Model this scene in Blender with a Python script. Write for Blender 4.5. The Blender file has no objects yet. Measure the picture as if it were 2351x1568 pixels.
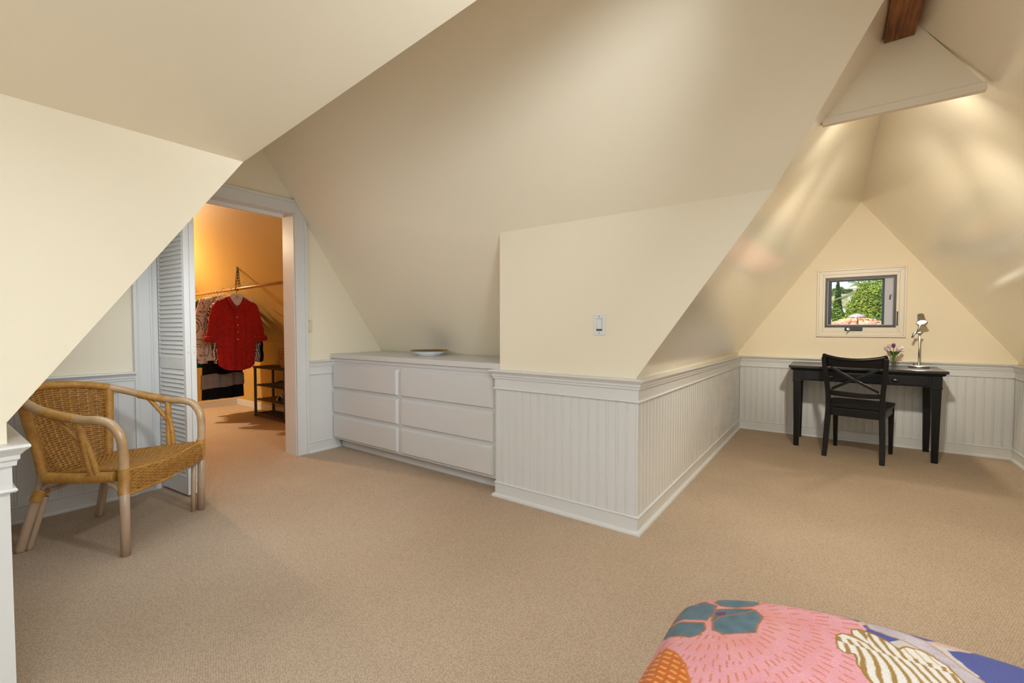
import bpy, bmesh, math, random
from mathutils import Vector, Matrix, noise as mnoise
random.seed(7)
S = bpy.context.scene
COL = S.collection
PI = math.pi
R = math.radians

# ------------------------------------------------------------------ camera
cam_d = bpy.data.cameras.new('camera')
cam_d.sensor_fit = 'HORIZONTAL'
cam_d.sensor_width = 36.0
cam_d.lens = 36.0 * 1017.5 / 2351.0
cam_d.clip_start = 0.02
cam_d.clip_end = 600
cam = bpy.data.objects.new('camera', cam_d)
COL.objects.link(cam)
cam.location = (0, 0, 1.14)
cam.rotation_euler = (R(90 - 1.74), 0, R(35.957))
S.camera = cam

# ------------------------------------------------------------------ view + world + lights
S.view_settings.view_transform = 'Standard'
S.view_settings.look = 'None'
S.view_settings.gamma = 1.0
S.view_settings.use_curve_mapping = False
S.view_settings.exposure = 0.0
try:
    S.cycles.use_denoising = True
    S.cycles.max_bounces = 10
    S.cycles.diffuse_bounces = 6
    S.cycles.glossy_bounces = 4
    S.cycles.transmission_bounces = 6
    S.cycles.transparent_max_bounces = 12
    S.cycles.sample_clamp_indirect = 6.0
    S.cycles.caustics_reflective = False
    S.cycles.caustics_refractive = False
except Exception:
    pass

W = bpy.data.worlds.new('sky')
S.world = W
W.use_nodes = True
wn = W.node_tree
wn.nodes.clear()
w_out = wn.nodes.new('ShaderNodeOutputWorld')
w_bg = wn.nodes.new('ShaderNodeBackground')
w_sky = wn.nodes.new('ShaderNodeTexSky')
w_sky.sky_type = 'NISHITA'
w_sky.sun_disc = False
w_sky.sun_elevation = R(48)
w_sky.sun_rotation = R(200)
w_sky.air_density = 1.0
w_sky.dust_density = 1.5
w_bg.inputs['Strength'].default_value = 0.30
wn.links.new(w_sky.outputs['Color'], w_bg.inputs['Color'])
wn.links.new(w_bg.outputs['Background'], w_out.inputs['Surface'])


def light(name, kind, loc, energy, color=(1, 1, 1), direction=None, size=None, size_y=None, radius=None, spot=None, blend=.5):
    d = bpy.data.lights.new(name, kind)
    d.energy = energy
    d.color = color
    if kind == 'AREA':
        d.shape = 'RECTANGLE'
        d.size = size
        d.size_y = size_y or size
    elif kind == 'SUN':
        d.angle = radius or R(.5)
    else:
        d.shadow_soft_size = radius or .03
    if kind == 'SPOT':
        d.spot_size = R(spot)
        d.spot_blend = blend
    o = bpy.data.objects.new(name, d)
    COL.objects.link(o)
    o.location = loc
    if direction is not None:
        o.rotation_euler = Vector(direction).to_track_quat('-Z', 'Y').to_euler()
    return o


light('sun_light', 'SUN', (-10, -10, 20), 6.8, (1, .93, .82), direction=(.50, .62, -.85), radius=R(.6))
# added fill lights, all out of view: three window panels, a lamp, two spots
ROOF_FILL_E, BACK_FILL_E, CHAIR_FILL_E, TOP_FILL_E, SPOT_FILL_E, VAL_E = 29.0, 8.0, 8.2, 37.0, (122.0, 74.0), (2.6, 124.0, 72.0)
FILL_DAYC = (.79, .905, 1.0)        # the photograph is balanced so that white paint reads neutral
FILL_LAMPC = (.86, .94, 1.0)
light('roof_fill_light', 'AREA', (.84, .05, 1.44), ROOF_FILL_E, FILL_DAYC, direction=(-1.417, 0, -1), size=1.6, size_y=.80)  # added fill from the right slope for the left wall and chair alcove
light('chair_slope_fill_light', 'AREA', (-2.75, .60 + .04, 1.521 - .03), CHAIR_FILL_E, FILL_DAYC, direction=(0, 1.444, -1), size=1.0, size_y=.75)  # added fill from the hidden slope for alcove, dresser and door leaf
light('back_fill_light', 'AREA', (-.1, -2.52, 1.35), BACK_FILL_E, FILL_DAYC, direction=(0, 1, -.02), size=1.5, size_y=1.2)  # added fill from behind the camera
light('overhead_fill_light', 'AREA', (-.15, -.15, 2.20), TOP_FILL_E, FILL_LAMPC, direction=(.31, 0, -1), size=.55)  # added overhead fill for the floor and bed
FILL_SPOTS = (((.19, 1.50, 2.16), (-3.75, 1.38, .22), SPOT_FILL_E[0], 48), ((.19, .70, 2.16), (-2.35, 2.0, 2.45), SPOT_FILL_E[1], 86))  # added spots: one brightens the doorway wall, the other the long slope
for a_, b_, e_, c_ in FILL_SPOTS:
    light('ridge_fill_spot', 'SPOT', a_, e_, FILL_LAMPC, direction=Vector(b_) - Vector(a_), radius=.09, spot=c_, blend=.9)

# ------------------------------------------------------------------ materials
MATS = {}


def mat(name, color, rough=.5, spec=.5, metal=0.0, var=0.0, vscale=4.0, bump=0.0, bscale=60.0, coat=0.0, coat_rough=.1,
        emit=None, estr=0.0, color2=None, stretch=None, sheen=0.0, bdist=.01, detail=3.0):
    m = bpy.data.materials.new(name)
    m.use_nodes = True
    nt = m.node_tree
    b = nt.nodes['Principled BSDF']
    b.inputs['Base Color'].default_value = (*color, 1)
    b.inputs['Roughness'].default_value = rough
    b.inputs['Specular IOR Level'].default_value = spec
    b.inputs['Metallic'].default_value = metal
    b.inputs['Coat Weight'].default_value = coat
    b.inputs['Coat Roughness'].default_value = coat_rough
    if sheen:
        b.inputs['Sheen Weight'].default_value = sheen
    if emit:
        b.inputs['Emission Color'].default_value = (*emit, 1)
        b.inputs['Emission Strength'].default_value = estr
    tc = mp = None
    if var or bump or color2:
        tc = nt.nodes.new('ShaderNodeTexCoord')
        mp = nt.nodes.new('ShaderNodeMapping')
        nt.links.new(tc.outputs['Object'], mp.inputs['Vector'])
        if stretch:
            mp.inputs['Scale'].default_value = stretch
    if var or color2:
        n = nt.nodes.new('ShaderNodeTexNoise')
        n.inputs['Scale'].default_value = vscale
        n.inputs['Detail'].default_value = detail
        nt.links.new(mp.outputs['Vector'], n.inputs['Vector'])
        r = nt.nodes.new('ShaderNodeValToRGB')
        r.color_ramp.elements[0].position = .3
        r.color_ramp.elements[1].position = .7
        c2 = color2 or tuple(max(0, c * (1 - var)) for c in color)
        r.color_ramp.elements[0].color = (*c2, 1)
        r.color_ramp.elements[1].color = (*color, 1)
        nt.links.new(n.outputs['Fac'], r.inputs['Fac'])
        nt.links.new(r.outputs['Color'], b.inputs['Base Color'])
    if bump:
        n2 = nt.nodes.new('ShaderNodeTexNoise')
        n2.inputs['Scale'].default_value = bscale
        n2.inputs['Detail'].default_value = 2
        nt.links.new(mp.outputs['Vector'], n2.inputs['Vector'])
        bp = nt.nodes.new('ShaderNodeBump')
        bp.inputs['Strength'].default_value = bump
        bp.inputs['Distance'].default_value = bdist
        nt.links.new(n2.outputs['Fac'], bp.inputs['Height'])
        nt.links.new(bp.outputs['Normal'], b.inputs['Normal'])
    MATS[name] = m
    return m


WALL = mat('cream_wall_paint', (.84, .765, .605), rough=.24, spec=1.0, coat=1.0, coat_rough=.23, bump=.05, bscale=14, bdist=.02, var=.02, vscale=2)
WALLM = mat('cream_matt_wall_paint', (.84, .765, .605), rough=.55, spec=.4, bump=.04, bscale=50)
GABLE = mat('cream_gable_paint', (.88, .765, .56), rough=.5, spec=.4, bump=.04, bscale=50)
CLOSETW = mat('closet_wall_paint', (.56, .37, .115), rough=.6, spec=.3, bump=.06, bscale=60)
TRIM = mat('white_trim_paint', (.69, .69, .675), rough=.32, spec=.5, bump=.03, bscale=40)
DRESS = mat('white_dresser_paint', (.64, .63, .615), rough=.4, spec=.45, bump=.03, bscale=40)
DOORW = mat('white_door_paint', (.84, .83, .81), rough=.4, spec=.5)
CASEW = mat('cream_window_paint', (.80, .72, .58), rough=.4, spec=.5)
BRONZE = mat('bronze_window_metal', (.075, .062, .055), rough=.45, spec=.5, var=.2, vscale=8)
SASH = mat('grey_sash_paint', (.58, .585, .63), rough=.5, spec=.4)
SASHD = mat('dark_sash_paint', (.035, .05, .06), rough=.5, spec=.4)
BLACKW = mat('black_painted_wood', (.006, .006, .0065), rough=.36, spec=.32, var=.35, vscale=30, bump=.05, bscale=50)
BLACKT = mat('black_desk_top', (.020, .020, .022), rough=.24, spec=.6, var=.3, vscale=30)
NICKEL = mat('brushed_nickel', (.46, .44, .41), rough=.36, metal=1.0)
PEWTER = mat('dark_pewter', (.10, .095, .09), rough=.35, metal=1.0)
STEEL = mat('chrome_wire', (.7, .7, .7), rough=.2, metal=1.0)
PLASTIC = mat('white_plastic', (.74, .745, .76), rough=.35, spec=.5)
CREAMP = mat('cream_plastic', (.74, .655, .50), rough=.4, spec=.5)
SCREW = mat('screw_dark', (.12, .12, .13), rough=.5, metal=.6)
BEAM = mat('dark_stained_timber', (.30, .105, .018), rough=.5, spec=.35, color2=(.085, .022, .006), vscale=5, stretch=(14, 1.0, 14), bump=.35, bscale=22, detail=6)
RATTAN = mat('golden_rattan_strand', (.45, .218, .042), rough=.42, spec=.5, color2=(.28, .122, .020), vscale=45)
RATTANB = mat('golden_rattan_binding', (.56, .285, .06), rough=.38, spec=.5, color2=(.42, .195, .035), vscale=25)
POLE = mat('weathered_rattan_pole', (.545, .40, .275), rough=.33, spec=.55, color2=(.40, .27, .18), vscale=14, stretch=(1, 1, .25))
POLEG = mat('golden_rattan_pole', (.60, .41, .24), rough=.28, spec=.6, color2=(.46, .29, .14), vscale=12)
ROD = mat('varnished_closet_rod', (.55, .24, .06), rough=.3, spec=.5, var=.3, vscale=8)
IRON = mat('black_iron_chain', (.03, .025, .02), rough=.5, metal=.7)
RED = mat('red_linen', (.40, .018, .015), rough=.9, spec=.1, color2=(.29, .011, .010), vscale=30, bump=.3, bscale=300, bdist=.002, sheen=.15)
BLACKF = mat('black_fabric', (.008, .008, .009), rough=.95, spec=.1)
NAVYF = mat('navy_fabric', (.018, .022, .035), rough=.95, spec=.1)
GREENF = mat('green_grey_knit', (.085, .105, .085), rough=.95, spec=.1, color2=(.05, .075, .06), vscale=40)
EMER = mat('emerald_fabric', (.01, .10, .06), rough=.9, spec=.1)
WHITEF = mat('white_fabric', (.72, .66, .56), rough=.95, spec=.1, color2=(.58, .52, .44), vscale=20)
GREYF = mat('grey_fabric', (.22, .20, .195), rough=.95, spec=.1, var=.15, vscale=30)
PEARL = mat('pearl_button', (.8, .72, .66), rough=.3, spec=.5)
PAPER = mat('white_paper', (.72, .68, .66), rough=.8, spec=.2)
GOLDP = mat('gold_print', (.50, .30, .04), rough=.6)
INK = mat('grey_ink', (.22, .22, .25), rough=.7)
HANGW = mat('white_hanger_plastic', (.78, .74, .66), rough=.4)
HANGB = mat('brown_hanger_wood', (.33, .16, .05), rough=.4)
RACK = mat('brown_rack_wood', (.075, .045, .028), rough=.55, var=.4, vscale=14, stretch=(.3, 6, 6))
SHOEB = mat('black_shoe_leather', (.01, .01, .011), rough=.4)
SHOEW = mat('white_shoe_trim', (.55, .53, .50), rough=.5)
BASKET = mat('wicker_basket_strand', (.46, .27, .08), rough=.6, color2=(.25, .12, .03), vscale=60)
GLASSM = None
TULIPW = mat('white_pink_tulip', (.66, .55, .57), rough=.5, color2=(.55, .36, .43), vscale=40)
TULIPP = mat('purple_tulip', (.20, .045, .12), rough=.5, color2=(.13, .02, .08), vscale=40)
LEAF = mat('tulip_leaf_green', (.12, .22, .045), rough=.5, color2=(.07, .14, .03), vscale=30)
BOWLW = mat('white_glazed_ceramic', (.78, .79, .80), rough=.15, spec=.6)
BOWLY = mat('yellow_glazed_rim', (.50, .25, .01), rough=.2, spec=.6, color2=(.40, .17, .005), vscale=20)
BOWLN = mat('navy_glaze', (.012, .010, .035), rough=.2, spec=.6)
FIXW = mat('white_fixture_metal', (.8, .8, .78), rough=.4)
BULBW = mat('warm_lit_bulb', (1, .9, .7), emit=(1, .80, .52), estr=14)
BULBD = mat('lamp_lit_bulb', (1, .95, .85), emit=(1, .90, .70), estr=16)
BULBF = mat('fixture_lit_bulb', (1, .95, .85), emit=(1, .88, .68), estr=10)
MATTR = mat('white_mattress_ticking', (.7, .68, .64), rough=.9)
BEDW = mat('dark_bed_wood', (.09, .05, .03), rough=.5, var=.3, vscale=10)
# outside
CYP = mat('cypress_green', (.060, .115, .030), rough=.8, spec=.1, color2=(.025, .060, .018), vscale=1.2)
BUSH = mat('bush_green', (.17, .27, .035), rough=.7, spec=.2, color2=(.06, .13, .018), vscale=1.4)
BUSH2 = mat('yellow_green_leaves', (.30, .37, .05), rough=.7, spec=.2, color2=(.09, .17, .022), vscale=1.6)
BUSH3 = mat('blue_green_leaves', (.11, .22, .10), rough=.7, spec=.2, color2=(.045, .10, .045), vscale=1.2)
PALM = mat('palm_frond_green', (.24, .29, .06), rough=.5, spec=.3, color2=(.12, .16, .03), vscale=2)
BARK = mat('tree_bark', (.12, .08, .05), rough=.9)
ORANGEF = mat('orange_fruit_cluster', (.70, .38, .03), rough=.6)
TILE = mat('terracotta_roof_tile', (.60, .255, .12), rough=.8, spec=.2, color2=(.40, .15, .075), vscale=6)
DECK = mat('brown_roof_underlay', (.16, .06, .035), rough=.9)
_nt = TILE.node_tree
_oi = _nt.nodes.new('ShaderNodeObjectInfo')
_rr = _nt.nodes.new('ShaderNodeValToRGB')
for _p, _c in ((0, (.36, .15, .08)), (.25, (.56, .24, .11)), (.6, (.66, .33, .18)), (1, (.74, .46, .30))):
    _e = _rr.color_ramp.elements[0] if _p == 0 else _rr.color_ramp.elements[1] if _p == 1 else _rr.color_ramp.elements.new(_p)
    _e.position = _p
    _e.color = (*_c, 1)
_nt.links.new(_oi.outputs['Random'], _rr.inputs['Fac'])
_nt.links.new(_rr.outputs['Color'], _nt.nodes['Principled BSDF'].inputs['Base Color'])
CAPG = mat('grey_roof_cap', (.33, .32, .31), rough=.6)
STUCCO = mat('white_stucco', (.75, .72, .68), rough=.8)
HILL = mat('dry_hillside', (.34, .31, .22), rough=.9, color2=(.16, .19, .08), vscale=.12, detail=8)
LAWN = mat('garden_ground', (.16, .20, .06), rough=.9, var=.4, vscale=.5)
HROOF = mat('house_roof', (.30, .20, .15), rough=.8)


def carpet_material():
    m = bpy.data.materials.new('beige_loop_carpet')
    m.use_nodes = True
    nt = m.node_tree
    N, L = nt.nodes, nt.links
    b = N['Principled BSDF']
    b.inputs['Roughness'].default_value = .95
    b.inputs['Specular IOR Level'].default_value = .12
    tc = N.new('ShaderNodeTexCoord')
    mp = N.new('ShaderNodeMapping')
    mp.inputs['Rotation'].default_value = (0, 0, R(20))
    L.new(tc.outputs['Object'], mp.inputs['Vector'])
    vo = N.new('ShaderNodeTexVoronoi')
    vo.inputs['Scale'].default_value = 135
    vo.inputs['Randomness'].default_value = .45
    L.new(mp.outputs['Vector'], vo.inputs['Vector'])
    big = N.new('ShaderNodeTexNoise')
    big.inputs['Scale'].default_value = 1.3
    big.inputs['Detail'].default_value = 4
    L.new(tc.outputs['Object'], big.inputs['Vector'])
    ramp = N.new('ShaderNodeValToRGB')
    ramp.color_ramp.elements[0].position = .3
    ramp.color_ramp.elements[0].color = (.515, .405, .30, 1)
    ramp.color_ramp.elements[1].position = .7
    ramp.color_ramp.elements[1].color = (.58, .46, .345, 1)
    L.new(big.outputs['Fac'], ramp.inputs['Fac'])
    r2 = N.new('ShaderNodeValToRGB')
    r2.color_ramp.elements[0].position = .25
    r2.color_ramp.elements[0].color = (1, 1, 1, 1)
    r2.color_ramp.elements[1].position = .62
    r2.color_ramp.elements[1].color = (.66, .63, .60, 1)
    L.new(vo.outputs['Distance'], r2.inputs['Fac'])
    mx = N.new('ShaderNodeMixRGB')
    mx.blend_type = 'MULTIPLY'
    mx.inputs['Fac'].default_value = .8
    L.new(ramp.outputs['Color'], mx.inputs['Color1'])
    L.new(r2.outputs['Color'], mx.inputs['Color2'])
    L.new(mx.outputs['Color'], b.inputs['Base Color'])
    bp = N.new('ShaderNodeBump')
    bp.invert = True
    bp.inputs['Strength'].default_value = .45
    bp.inputs['Distance'].default_value = .004
    L.new(vo.outputs['Distance'], bp.inputs['Height'])
    L.new(bp.outputs['Normal'], b.inputs['Normal'])
    return m


CARPET = carpet_material()


def glass_material(name, tint=(1, 1, 1), rough=0.0, refl=1.0):
    m = bpy.data.materials.new(name)
    m.use_nodes = True
    nt = m.node_tree
    N, L = nt.nodes, nt.links
    N.clear()
    o = N.new('ShaderNodeOutputMaterial')
    mix = N.new('ShaderNodeMixShader')
    tr = N.new('ShaderNodeBsdfTransparent')
    gl = N.new('ShaderNodeBsdfGlossy')
    lw_ = N.new('ShaderNodeLayerWeight')
    pw_ = N.new('ShaderNodeMath')
    pw_.operation = 'POWER'
    pw_.inputs[1].default_value = 4.0
    L.new(lw_.outputs['Facing'], pw_.inputs[0])
    fr = N.new('ShaderNodeMath')
    fr.operation = 'MULTIPLY_ADD'
    fr.inputs[1].default_value = .85
    fr.inputs[2].default_value = .04
    L.new(pw_.outputs[0], fr.inputs[0])
    tr.inputs['Color'].default_value = (*tint, 1)
    gl.inputs['Roughness'].default_value = rough
    L.new(fr.outputs[0], mix.inputs['Fac'])
    L.new(tr.outputs['BSDF'], mix.inputs[1])
    L.new(gl.outputs['BSDF'], mix.inputs[2])
    L.new(mix.outputs['Shader'], o.inputs['Surface'])
    return m


PANE = glass_material('window_glass')
VGLASS = glass_material('vase_glass', (.94, .94, .93), .02)


def vcol_material(name, rough=.9, bump=.15, bscale=400):
    m = bpy.data.materials.new(name)
    m.use_nodes = True
    nt = m.node_tree
    N, L = nt.nodes, nt.links
    b = N['Principled BSDF']
    b.inputs['Roughness'].default_value = rough
    b.inputs['Specular IOR Level'].default_value = .1
    b.inputs['Sheen Weight'].default_value = .1
    a = N.new('ShaderNodeVertexColor')
    a.layer_name = 'print'
    tc = N.new('ShaderNodeTexCoord')
    n = N.new('ShaderNodeTexNoise')
    n.inputs['Scale'].default_value = bscale
    L.new(tc.outputs['Object'], n.inputs['Vector'])
    r = N.new('ShaderNodeValToRGB')
    r.color_ramp.elements[0].position = .3
    r.color_ramp.elements[0].color = (.80, .80, .80, 1)
    r.color_ramp.elements[1].position = .7
    r.color_ramp.elements[1].color = (1.0, 1.0, 1.0, 1)
    L.new(n.outputs['Fac'], r.inputs['Fac'])
    mx = N.new('ShaderNodeMixRGB')
    mx.blend_type = 'MULTIPLY'
    mx.inputs['Fac'].default_value = 1
    L.new(a.outputs['Color'], mx.inputs['Color1'])
    L.new(r.outputs['Color'], mx.inputs['Color2'])
    L.new(mx.outputs['Color'], b.inputs['Base Color'])
    bp = N.new('ShaderNodeBump')
    bp.inputs['Strength'].default_value = bump
    bp.inputs['Distance'].default_value = .002
    L.new(n.outputs['Fac'], bp.inputs['Height'])
    L.new(bp.outputs['Normal'], b.inputs['Normal'])
    return m


QUILT = vcol_material('printed_quilt_cotton')
FACEP = vcol_material('printed_blouse_fabric', bump=.05)


# ------------------------------------------------------------------ mesh helpers
class MB:
    def __init__(self):
        self.v, self.f = [], []

    def add(self, vs, fs):
        n = len(self.v)
        self.v += [tuple(p) for p in vs]
        self.f += [tuple(i + n for i in f) for f in fs]

    def box(self, a, b):
        x0, y0, z0 = [min(p, q) for p, q in zip(a, b)]
        x1, y1, z1 = [max(p, q) for p, q in zip(a, b)]
        self.add([(x0, y0, z0), (x1, y0, z0), (x1, y1, z0), (x0, y1, z0), (x0, y0, z1), (x1, y0, z1), (x1, y1, z1), (x0, y1, z1)],
                 [(0, 3, 2, 1), (4, 5, 6, 7), (0, 1, 5, 4), (1, 2, 6, 5), (2, 3, 7, 6), (3, 0, 4, 7)])
        return self

    def hexa(self, lo, hi):
        """box between two quads of 4 points"""
        self.add(list(lo) + list(hi), [(0, 3, 2, 1), (4, 5, 6, 7), (0, 1, 5, 4), (1, 2, 6, 5), (2, 3, 7, 6), (3, 0, 4, 7)])
        return self

    def bar(self, p, q, w, h, up=(0, 0, 1), w2=None, h2=None):
        p, q = Vector(p), Vector(q)
        d = (q - p).normalized()
        s = d.cross(Vector(up))
        if s.length < 1e-5:
            s = d.cross(Vector((1, 0, 0)))
        s.normalize()
        u = s.cross(d).normalized()
        w2 = w if w2 is None else w2
        h2 = h if h2 is None else h2

        def quad(c, w, h):
            return [c - s * w / 2 - u * h / 2, c + s * w / 2 - u * h / 2, c + s * w / 2 + u * h / 2, c - s * w / 2 + u * h / 2]
        self.hexa(quad(p, w, h), quad(q, w2, h2))
        return self

    def poly(self, pts, thick=None):
        """a planar n-gon, or a slab when a thickness vector is given"""
        n = len(pts)
        pts = [Vector(p) for p in pts]
        if thick is None:
            self.add(pts, [tuple(range(n))])
        else:
            t = Vector(thick)
            self.add(pts + [p + t for p in pts], [tuple(range(n)), tuple(range(2 * n - 1, n - 1, -1))] +
                     [(i, (i + 1) % n, n + (i + 1) % n, n + i) for i in range(n)])
        return self

    def tube(self, pts, r, n=8, closed=False, flat=None):
        pts = [Vector(p) for p in pts]
        m = len(pts)
        rs = r if isinstance(r, (list, tuple)) else [r] * m
        T = []
        for i in range(m):
            a = pts[(i - 1) % m] if (closed or i > 0) else pts[0]
            b = pts[(i + 1) % m] if (closed or i < m - 1) else pts[-1]
            d = b - a
            T.append(d.normalized() if d.length > 1e-9 else Vector((0, 0, 1)))
        u = T[0].orthogonal().normalized()
        vs = []
        for i in range(m):
            u = (u - T[i] * u.dot(T[i]))
            u = u.normalized() if u.length > 1e-6 else T[i].orthogonal().normalized()
            w = T[i].cross(u)
            for k in range(n):
                a = 2 * PI * k / n
                vs.append(pts[i] + (u * math.cos(a) + w * math.sin(a)) * rs[i])
        fs = []
        for i in range(m if closed else m - 1):
            j = (i + 1) % m
            for k in range(n):
                fs.append((i * n + k, i * n + (k + 1) % n, j * n + (k + 1) % n, j * n + k))
        if not closed:
            fs.append(tuple(range(n - 1, -1, -1)))
            fs.append(tuple((m - 1) * n + k for k in range(n)))
        self.add(vs, fs)
        return self

    def coil(self, pts, r, pitch=.008, amp=.0022, n=10):
        """a bound section: a tube ringed by turns of binding cane"""
        pts = smooth_path(pts, 6) if len(pts) > 2 else [Vector(p) for p in pts]
        L = sum((pts[i + 1] - pts[i]).length for i in range(len(pts) - 1))
        k = max(4, int(L / pitch) * 4)
        P = resample(pts, k)
        rs = [r + 1.5 * amp * (abs(math.sin(PI * i / 4)) - .45) for i in range(len(P))]
        return self.tube(P, rs, n)

    def lathe(self, prof, n=32, c=(0, 0, 0), M=None):
        vs, fs = [], []
        m = len(prof)
        for r, z in prof:
            for k in range(n):
                a = 2 * PI * k / n
                p = Vector((r * math.cos(a), r * math.sin(a), z))
                vs.append((M @ p if M else p) + Vector(c))
        for i in range(m - 1):
            for k in range(n):
                fs.append((i * n + k, i * n + (k + 1) % n, (i + 1) * n + (k + 1) % n, (i + 1) * n + k))
        fs.append(tuple(range(n - 1, -1, -1)))
        fs.append(tuple((m - 1) * n + k for k in range(n)))
        self.add(vs, fs)
        return self

    def ball(self, c, r, nu=12, nv=8, scale=(1, 1, 1), M=None):
        prof = []
        for i in range(nv + 1):
            t = PI * i / nv
            prof.append((max(1e-5, r * math.sin(t)), -r * math.cos(t)))
        SM = Matrix.Diagonal(scale)
        return self.lathe(prof, nu, c, (M @ SM) if M else SM)

    def grid(self, fn, nu, nv, closed_u=False):
        vs = [fn(i / (nu if closed_u else nu - 1), j / (nv - 1)) for j in range(nv) for i in range(nu)]
        fs = []
        for j in range(nv - 1):
            for i in range(nu if closed_u else nu - 1):
                k = (i + 1) % nu
                fs.append((j * nu + i, j * nu + k, (j + 1) * nu + k, (j + 1) * nu + i))
        self.add(vs, fs)
        return self

    def mesh(self, name, material, smooth=False):
        me = bpy.data.meshes.new(name)
        me.from_pydata([tuple(p) for p in self.v], [], self.f)
        me.validate()
        bm = bmesh.new()
        bm.from_mesh(me)
        bmesh.ops.recalc_face_normals(bm, faces=bm.faces)
        bm.to_mesh(me)
        bm.free()
        if smooth:
            me.polygons.foreach_set('use_smooth', [True] * len(me.polygons))
        me.materials.append(material)
        me.update()
        return me

    def build(self, name, material, parent=None, smooth=False, bevel=0, seg=2, auto=None, label=None):
        me = self.mesh(name, material, smooth)
        o = bpy.data.objects.new(name, me)
        COL.objects.link(o)
        if parent:
            o.parent = parent
        if bevel:
            b = o.modifiers.new('edge', 'BEVEL')
            b.width = bevel
            b.segments = seg
            b.limit_method = 'ANGLE'
            b.angle_limit = R(35)
        if label:
            o['label'] = label
        return o


def smooth_path(pts, k=6):
    """Catmull-Rom through the points"""
    P = [Vector(p) for p in pts]
    out = []
    for i in range(len(P) - 1):
        a, b, c, d = P[max(0, i - 1)], P[i], P[i + 1], P[min(len(P) - 1, i + 2)]
        for j in range(k):
            t = j / k
            out.append(.5 * ((2 * b) + (c - a) * t + (2 * a - 5 * b + 4 * c - d) * t * t + (3 * b - a - 3 * c + d) * t ** 3))
    out.append(P[-1])
    return out


def resample(P, k):
    d = [0]
    for i in range(len(P) - 1):
        d.append(d[-1] + (P[i + 1] - P[i]).length)
    out, j = [], 0
    for i in range(k + 1):
        s = d[-1] * i / k
        while j < len(d) - 2 and d[j + 1] < s:
            j += 1
        t = (s - d[j]) / max(1e-9, d[j + 1] - d[j])
        out.append(P[j].lerp(P[j + 1], min(1, max(0, t))))
    return out


def thing(name, label, cat, loc=(0, 0, 0), rz=0.0, group=None):
    o = bpy.data.objects.new(name, None)
    o.empty_display_size = .1
    COL.objects.link(o)
    o.location = loc
    o.rotation_euler = (0, 0, rz)
    return tag(o, label, cat, group)


def tag(o, label, cat, group=None):
    o['label'] = label
    o['category'] = cat
    if group:
        o['group'] = group
    return o


def struct(o, label=None):
    o['kind'] = 'structure'
    if label:
        o['label'] = label
    return o


def stuff(o):
    o['kind'] = 'stuff'
    return o


def share(name, me, parent, loc=(0, 0, 0), rot=(0, 0, 0), bevel=0):
    o = bpy.data.objects.new(name, me)
    COL.objects.link(o)
    o.parent = parent
    o.location = loc
    o.rotation_euler = rot
    return o


def text_mesh(name, body, size, material, parent, M, extrude=.0004):
    c = bpy.data.curves.new(name, 'FONT')
    c.body = body
    c.size = size
    c.align_x = 'CENTER'
    c.align_y = 'CENTER'
    c.extrude = extrude
    t = bpy.data.objects.new(name, c)
    COL.objects.link(t)
    me = bpy.data.meshes.new_from_object(t)
    bpy.data.objects.remove(t)
    me.transform(M)
    me.materials.clear()
    me.materials.append(material)
    o = bpy.data.objects.new(name, me)
    COL.objects.link(o)
    o.parent = parent
    return o


# ================================================================== ROOM SHELL
XR, YF, XL, YG, XK, XD = -.877, 2.374, -1.823, 5.627, 1.289, -3.865     # dry-wall planes
BD = .020                                                              # wainscot stands this proud
YB, YS = 2.94, .16                                                     # alcove / closet knee walls
XB, YZ = -7.2, -2.6                                                    # closet back wall, wall behind the camera
def p1(y): return .897 + 1.467 * (2.975 - y)
def p1y(z): return 2.975 - (z - .897) / 1.467
def q1(y): return 1.758 + 1.444 * (y - .764)
E_ = (.201, 1.957, 2.39); F_ = (-.187, 1.582, 2.94); J_ = (.201, 1.2017, 2.39)
D_ = (-.2305, YF, p1(YF)); C_ = (XL, YF, p1(YF)); K_ = (-1.79, .764, 1.758)

struct(MB().poly([(XB - .1, YZ - .1, 0), (XK + .1, YZ - .1, 0), (XK + .1, YG + .1, 0), (XB - .1, YG + .1, 0)], (0, 0, -.04)).build('floor', CARPET), 'beige loop pile carpet over the attic floor')

m = MB()
m.poly([C_, D_, E_, F_, (XL, 1.582, 2.94)])
m.poly([(XL, YB + .035, p1(YB + .035)), C_, (XL, 1.582, 2.94), (XD, 1.582, 2.94), (XD, YB + .035, p1(YB + .035))])
struct(m.build('ceiling', WALLM), 'long cream slope above the dresser and the switch wall')
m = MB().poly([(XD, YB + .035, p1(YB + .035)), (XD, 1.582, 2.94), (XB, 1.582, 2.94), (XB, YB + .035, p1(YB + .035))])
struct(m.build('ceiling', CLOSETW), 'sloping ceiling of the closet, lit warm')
m = MB().poly([(XR, YF, .863), D_, E_, (.201, YG, 2.39), (XR, YG, .863)])
struct(m.build('ceiling', WALL), 'glossy cream slope left of the small window')
m = MB()
m.poly([(XK, YZ, .848), (XK, YG, .848), (.201, YG, 2.39), E_, J_, (.201, YZ, 2.39)])
m.poly([E_, F_, J_])
struct(m.build('ceiling', WALL), 'glossy cream slope right of the small window')
m = MB().poly([K_, J_, (.201, YZ, 2.39), (-1.79, YZ, 1.758)])
struct(m.build('ceiling', WALLM), 'shallow cream slope at the top left of the room')
m = MB()
m.poly([(-1.79, YS, .886), K_, J_, F_, (XD, 1.582, 2.94), (XD, YS, .886)])
struct(m.build('ceiling', WALLM), 'hidden slope over the rattan chair')
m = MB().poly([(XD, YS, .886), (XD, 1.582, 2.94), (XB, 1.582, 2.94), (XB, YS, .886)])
struct(m.build('ceiling', CLOSETW), 'closet slope behind the doorway head')

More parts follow.
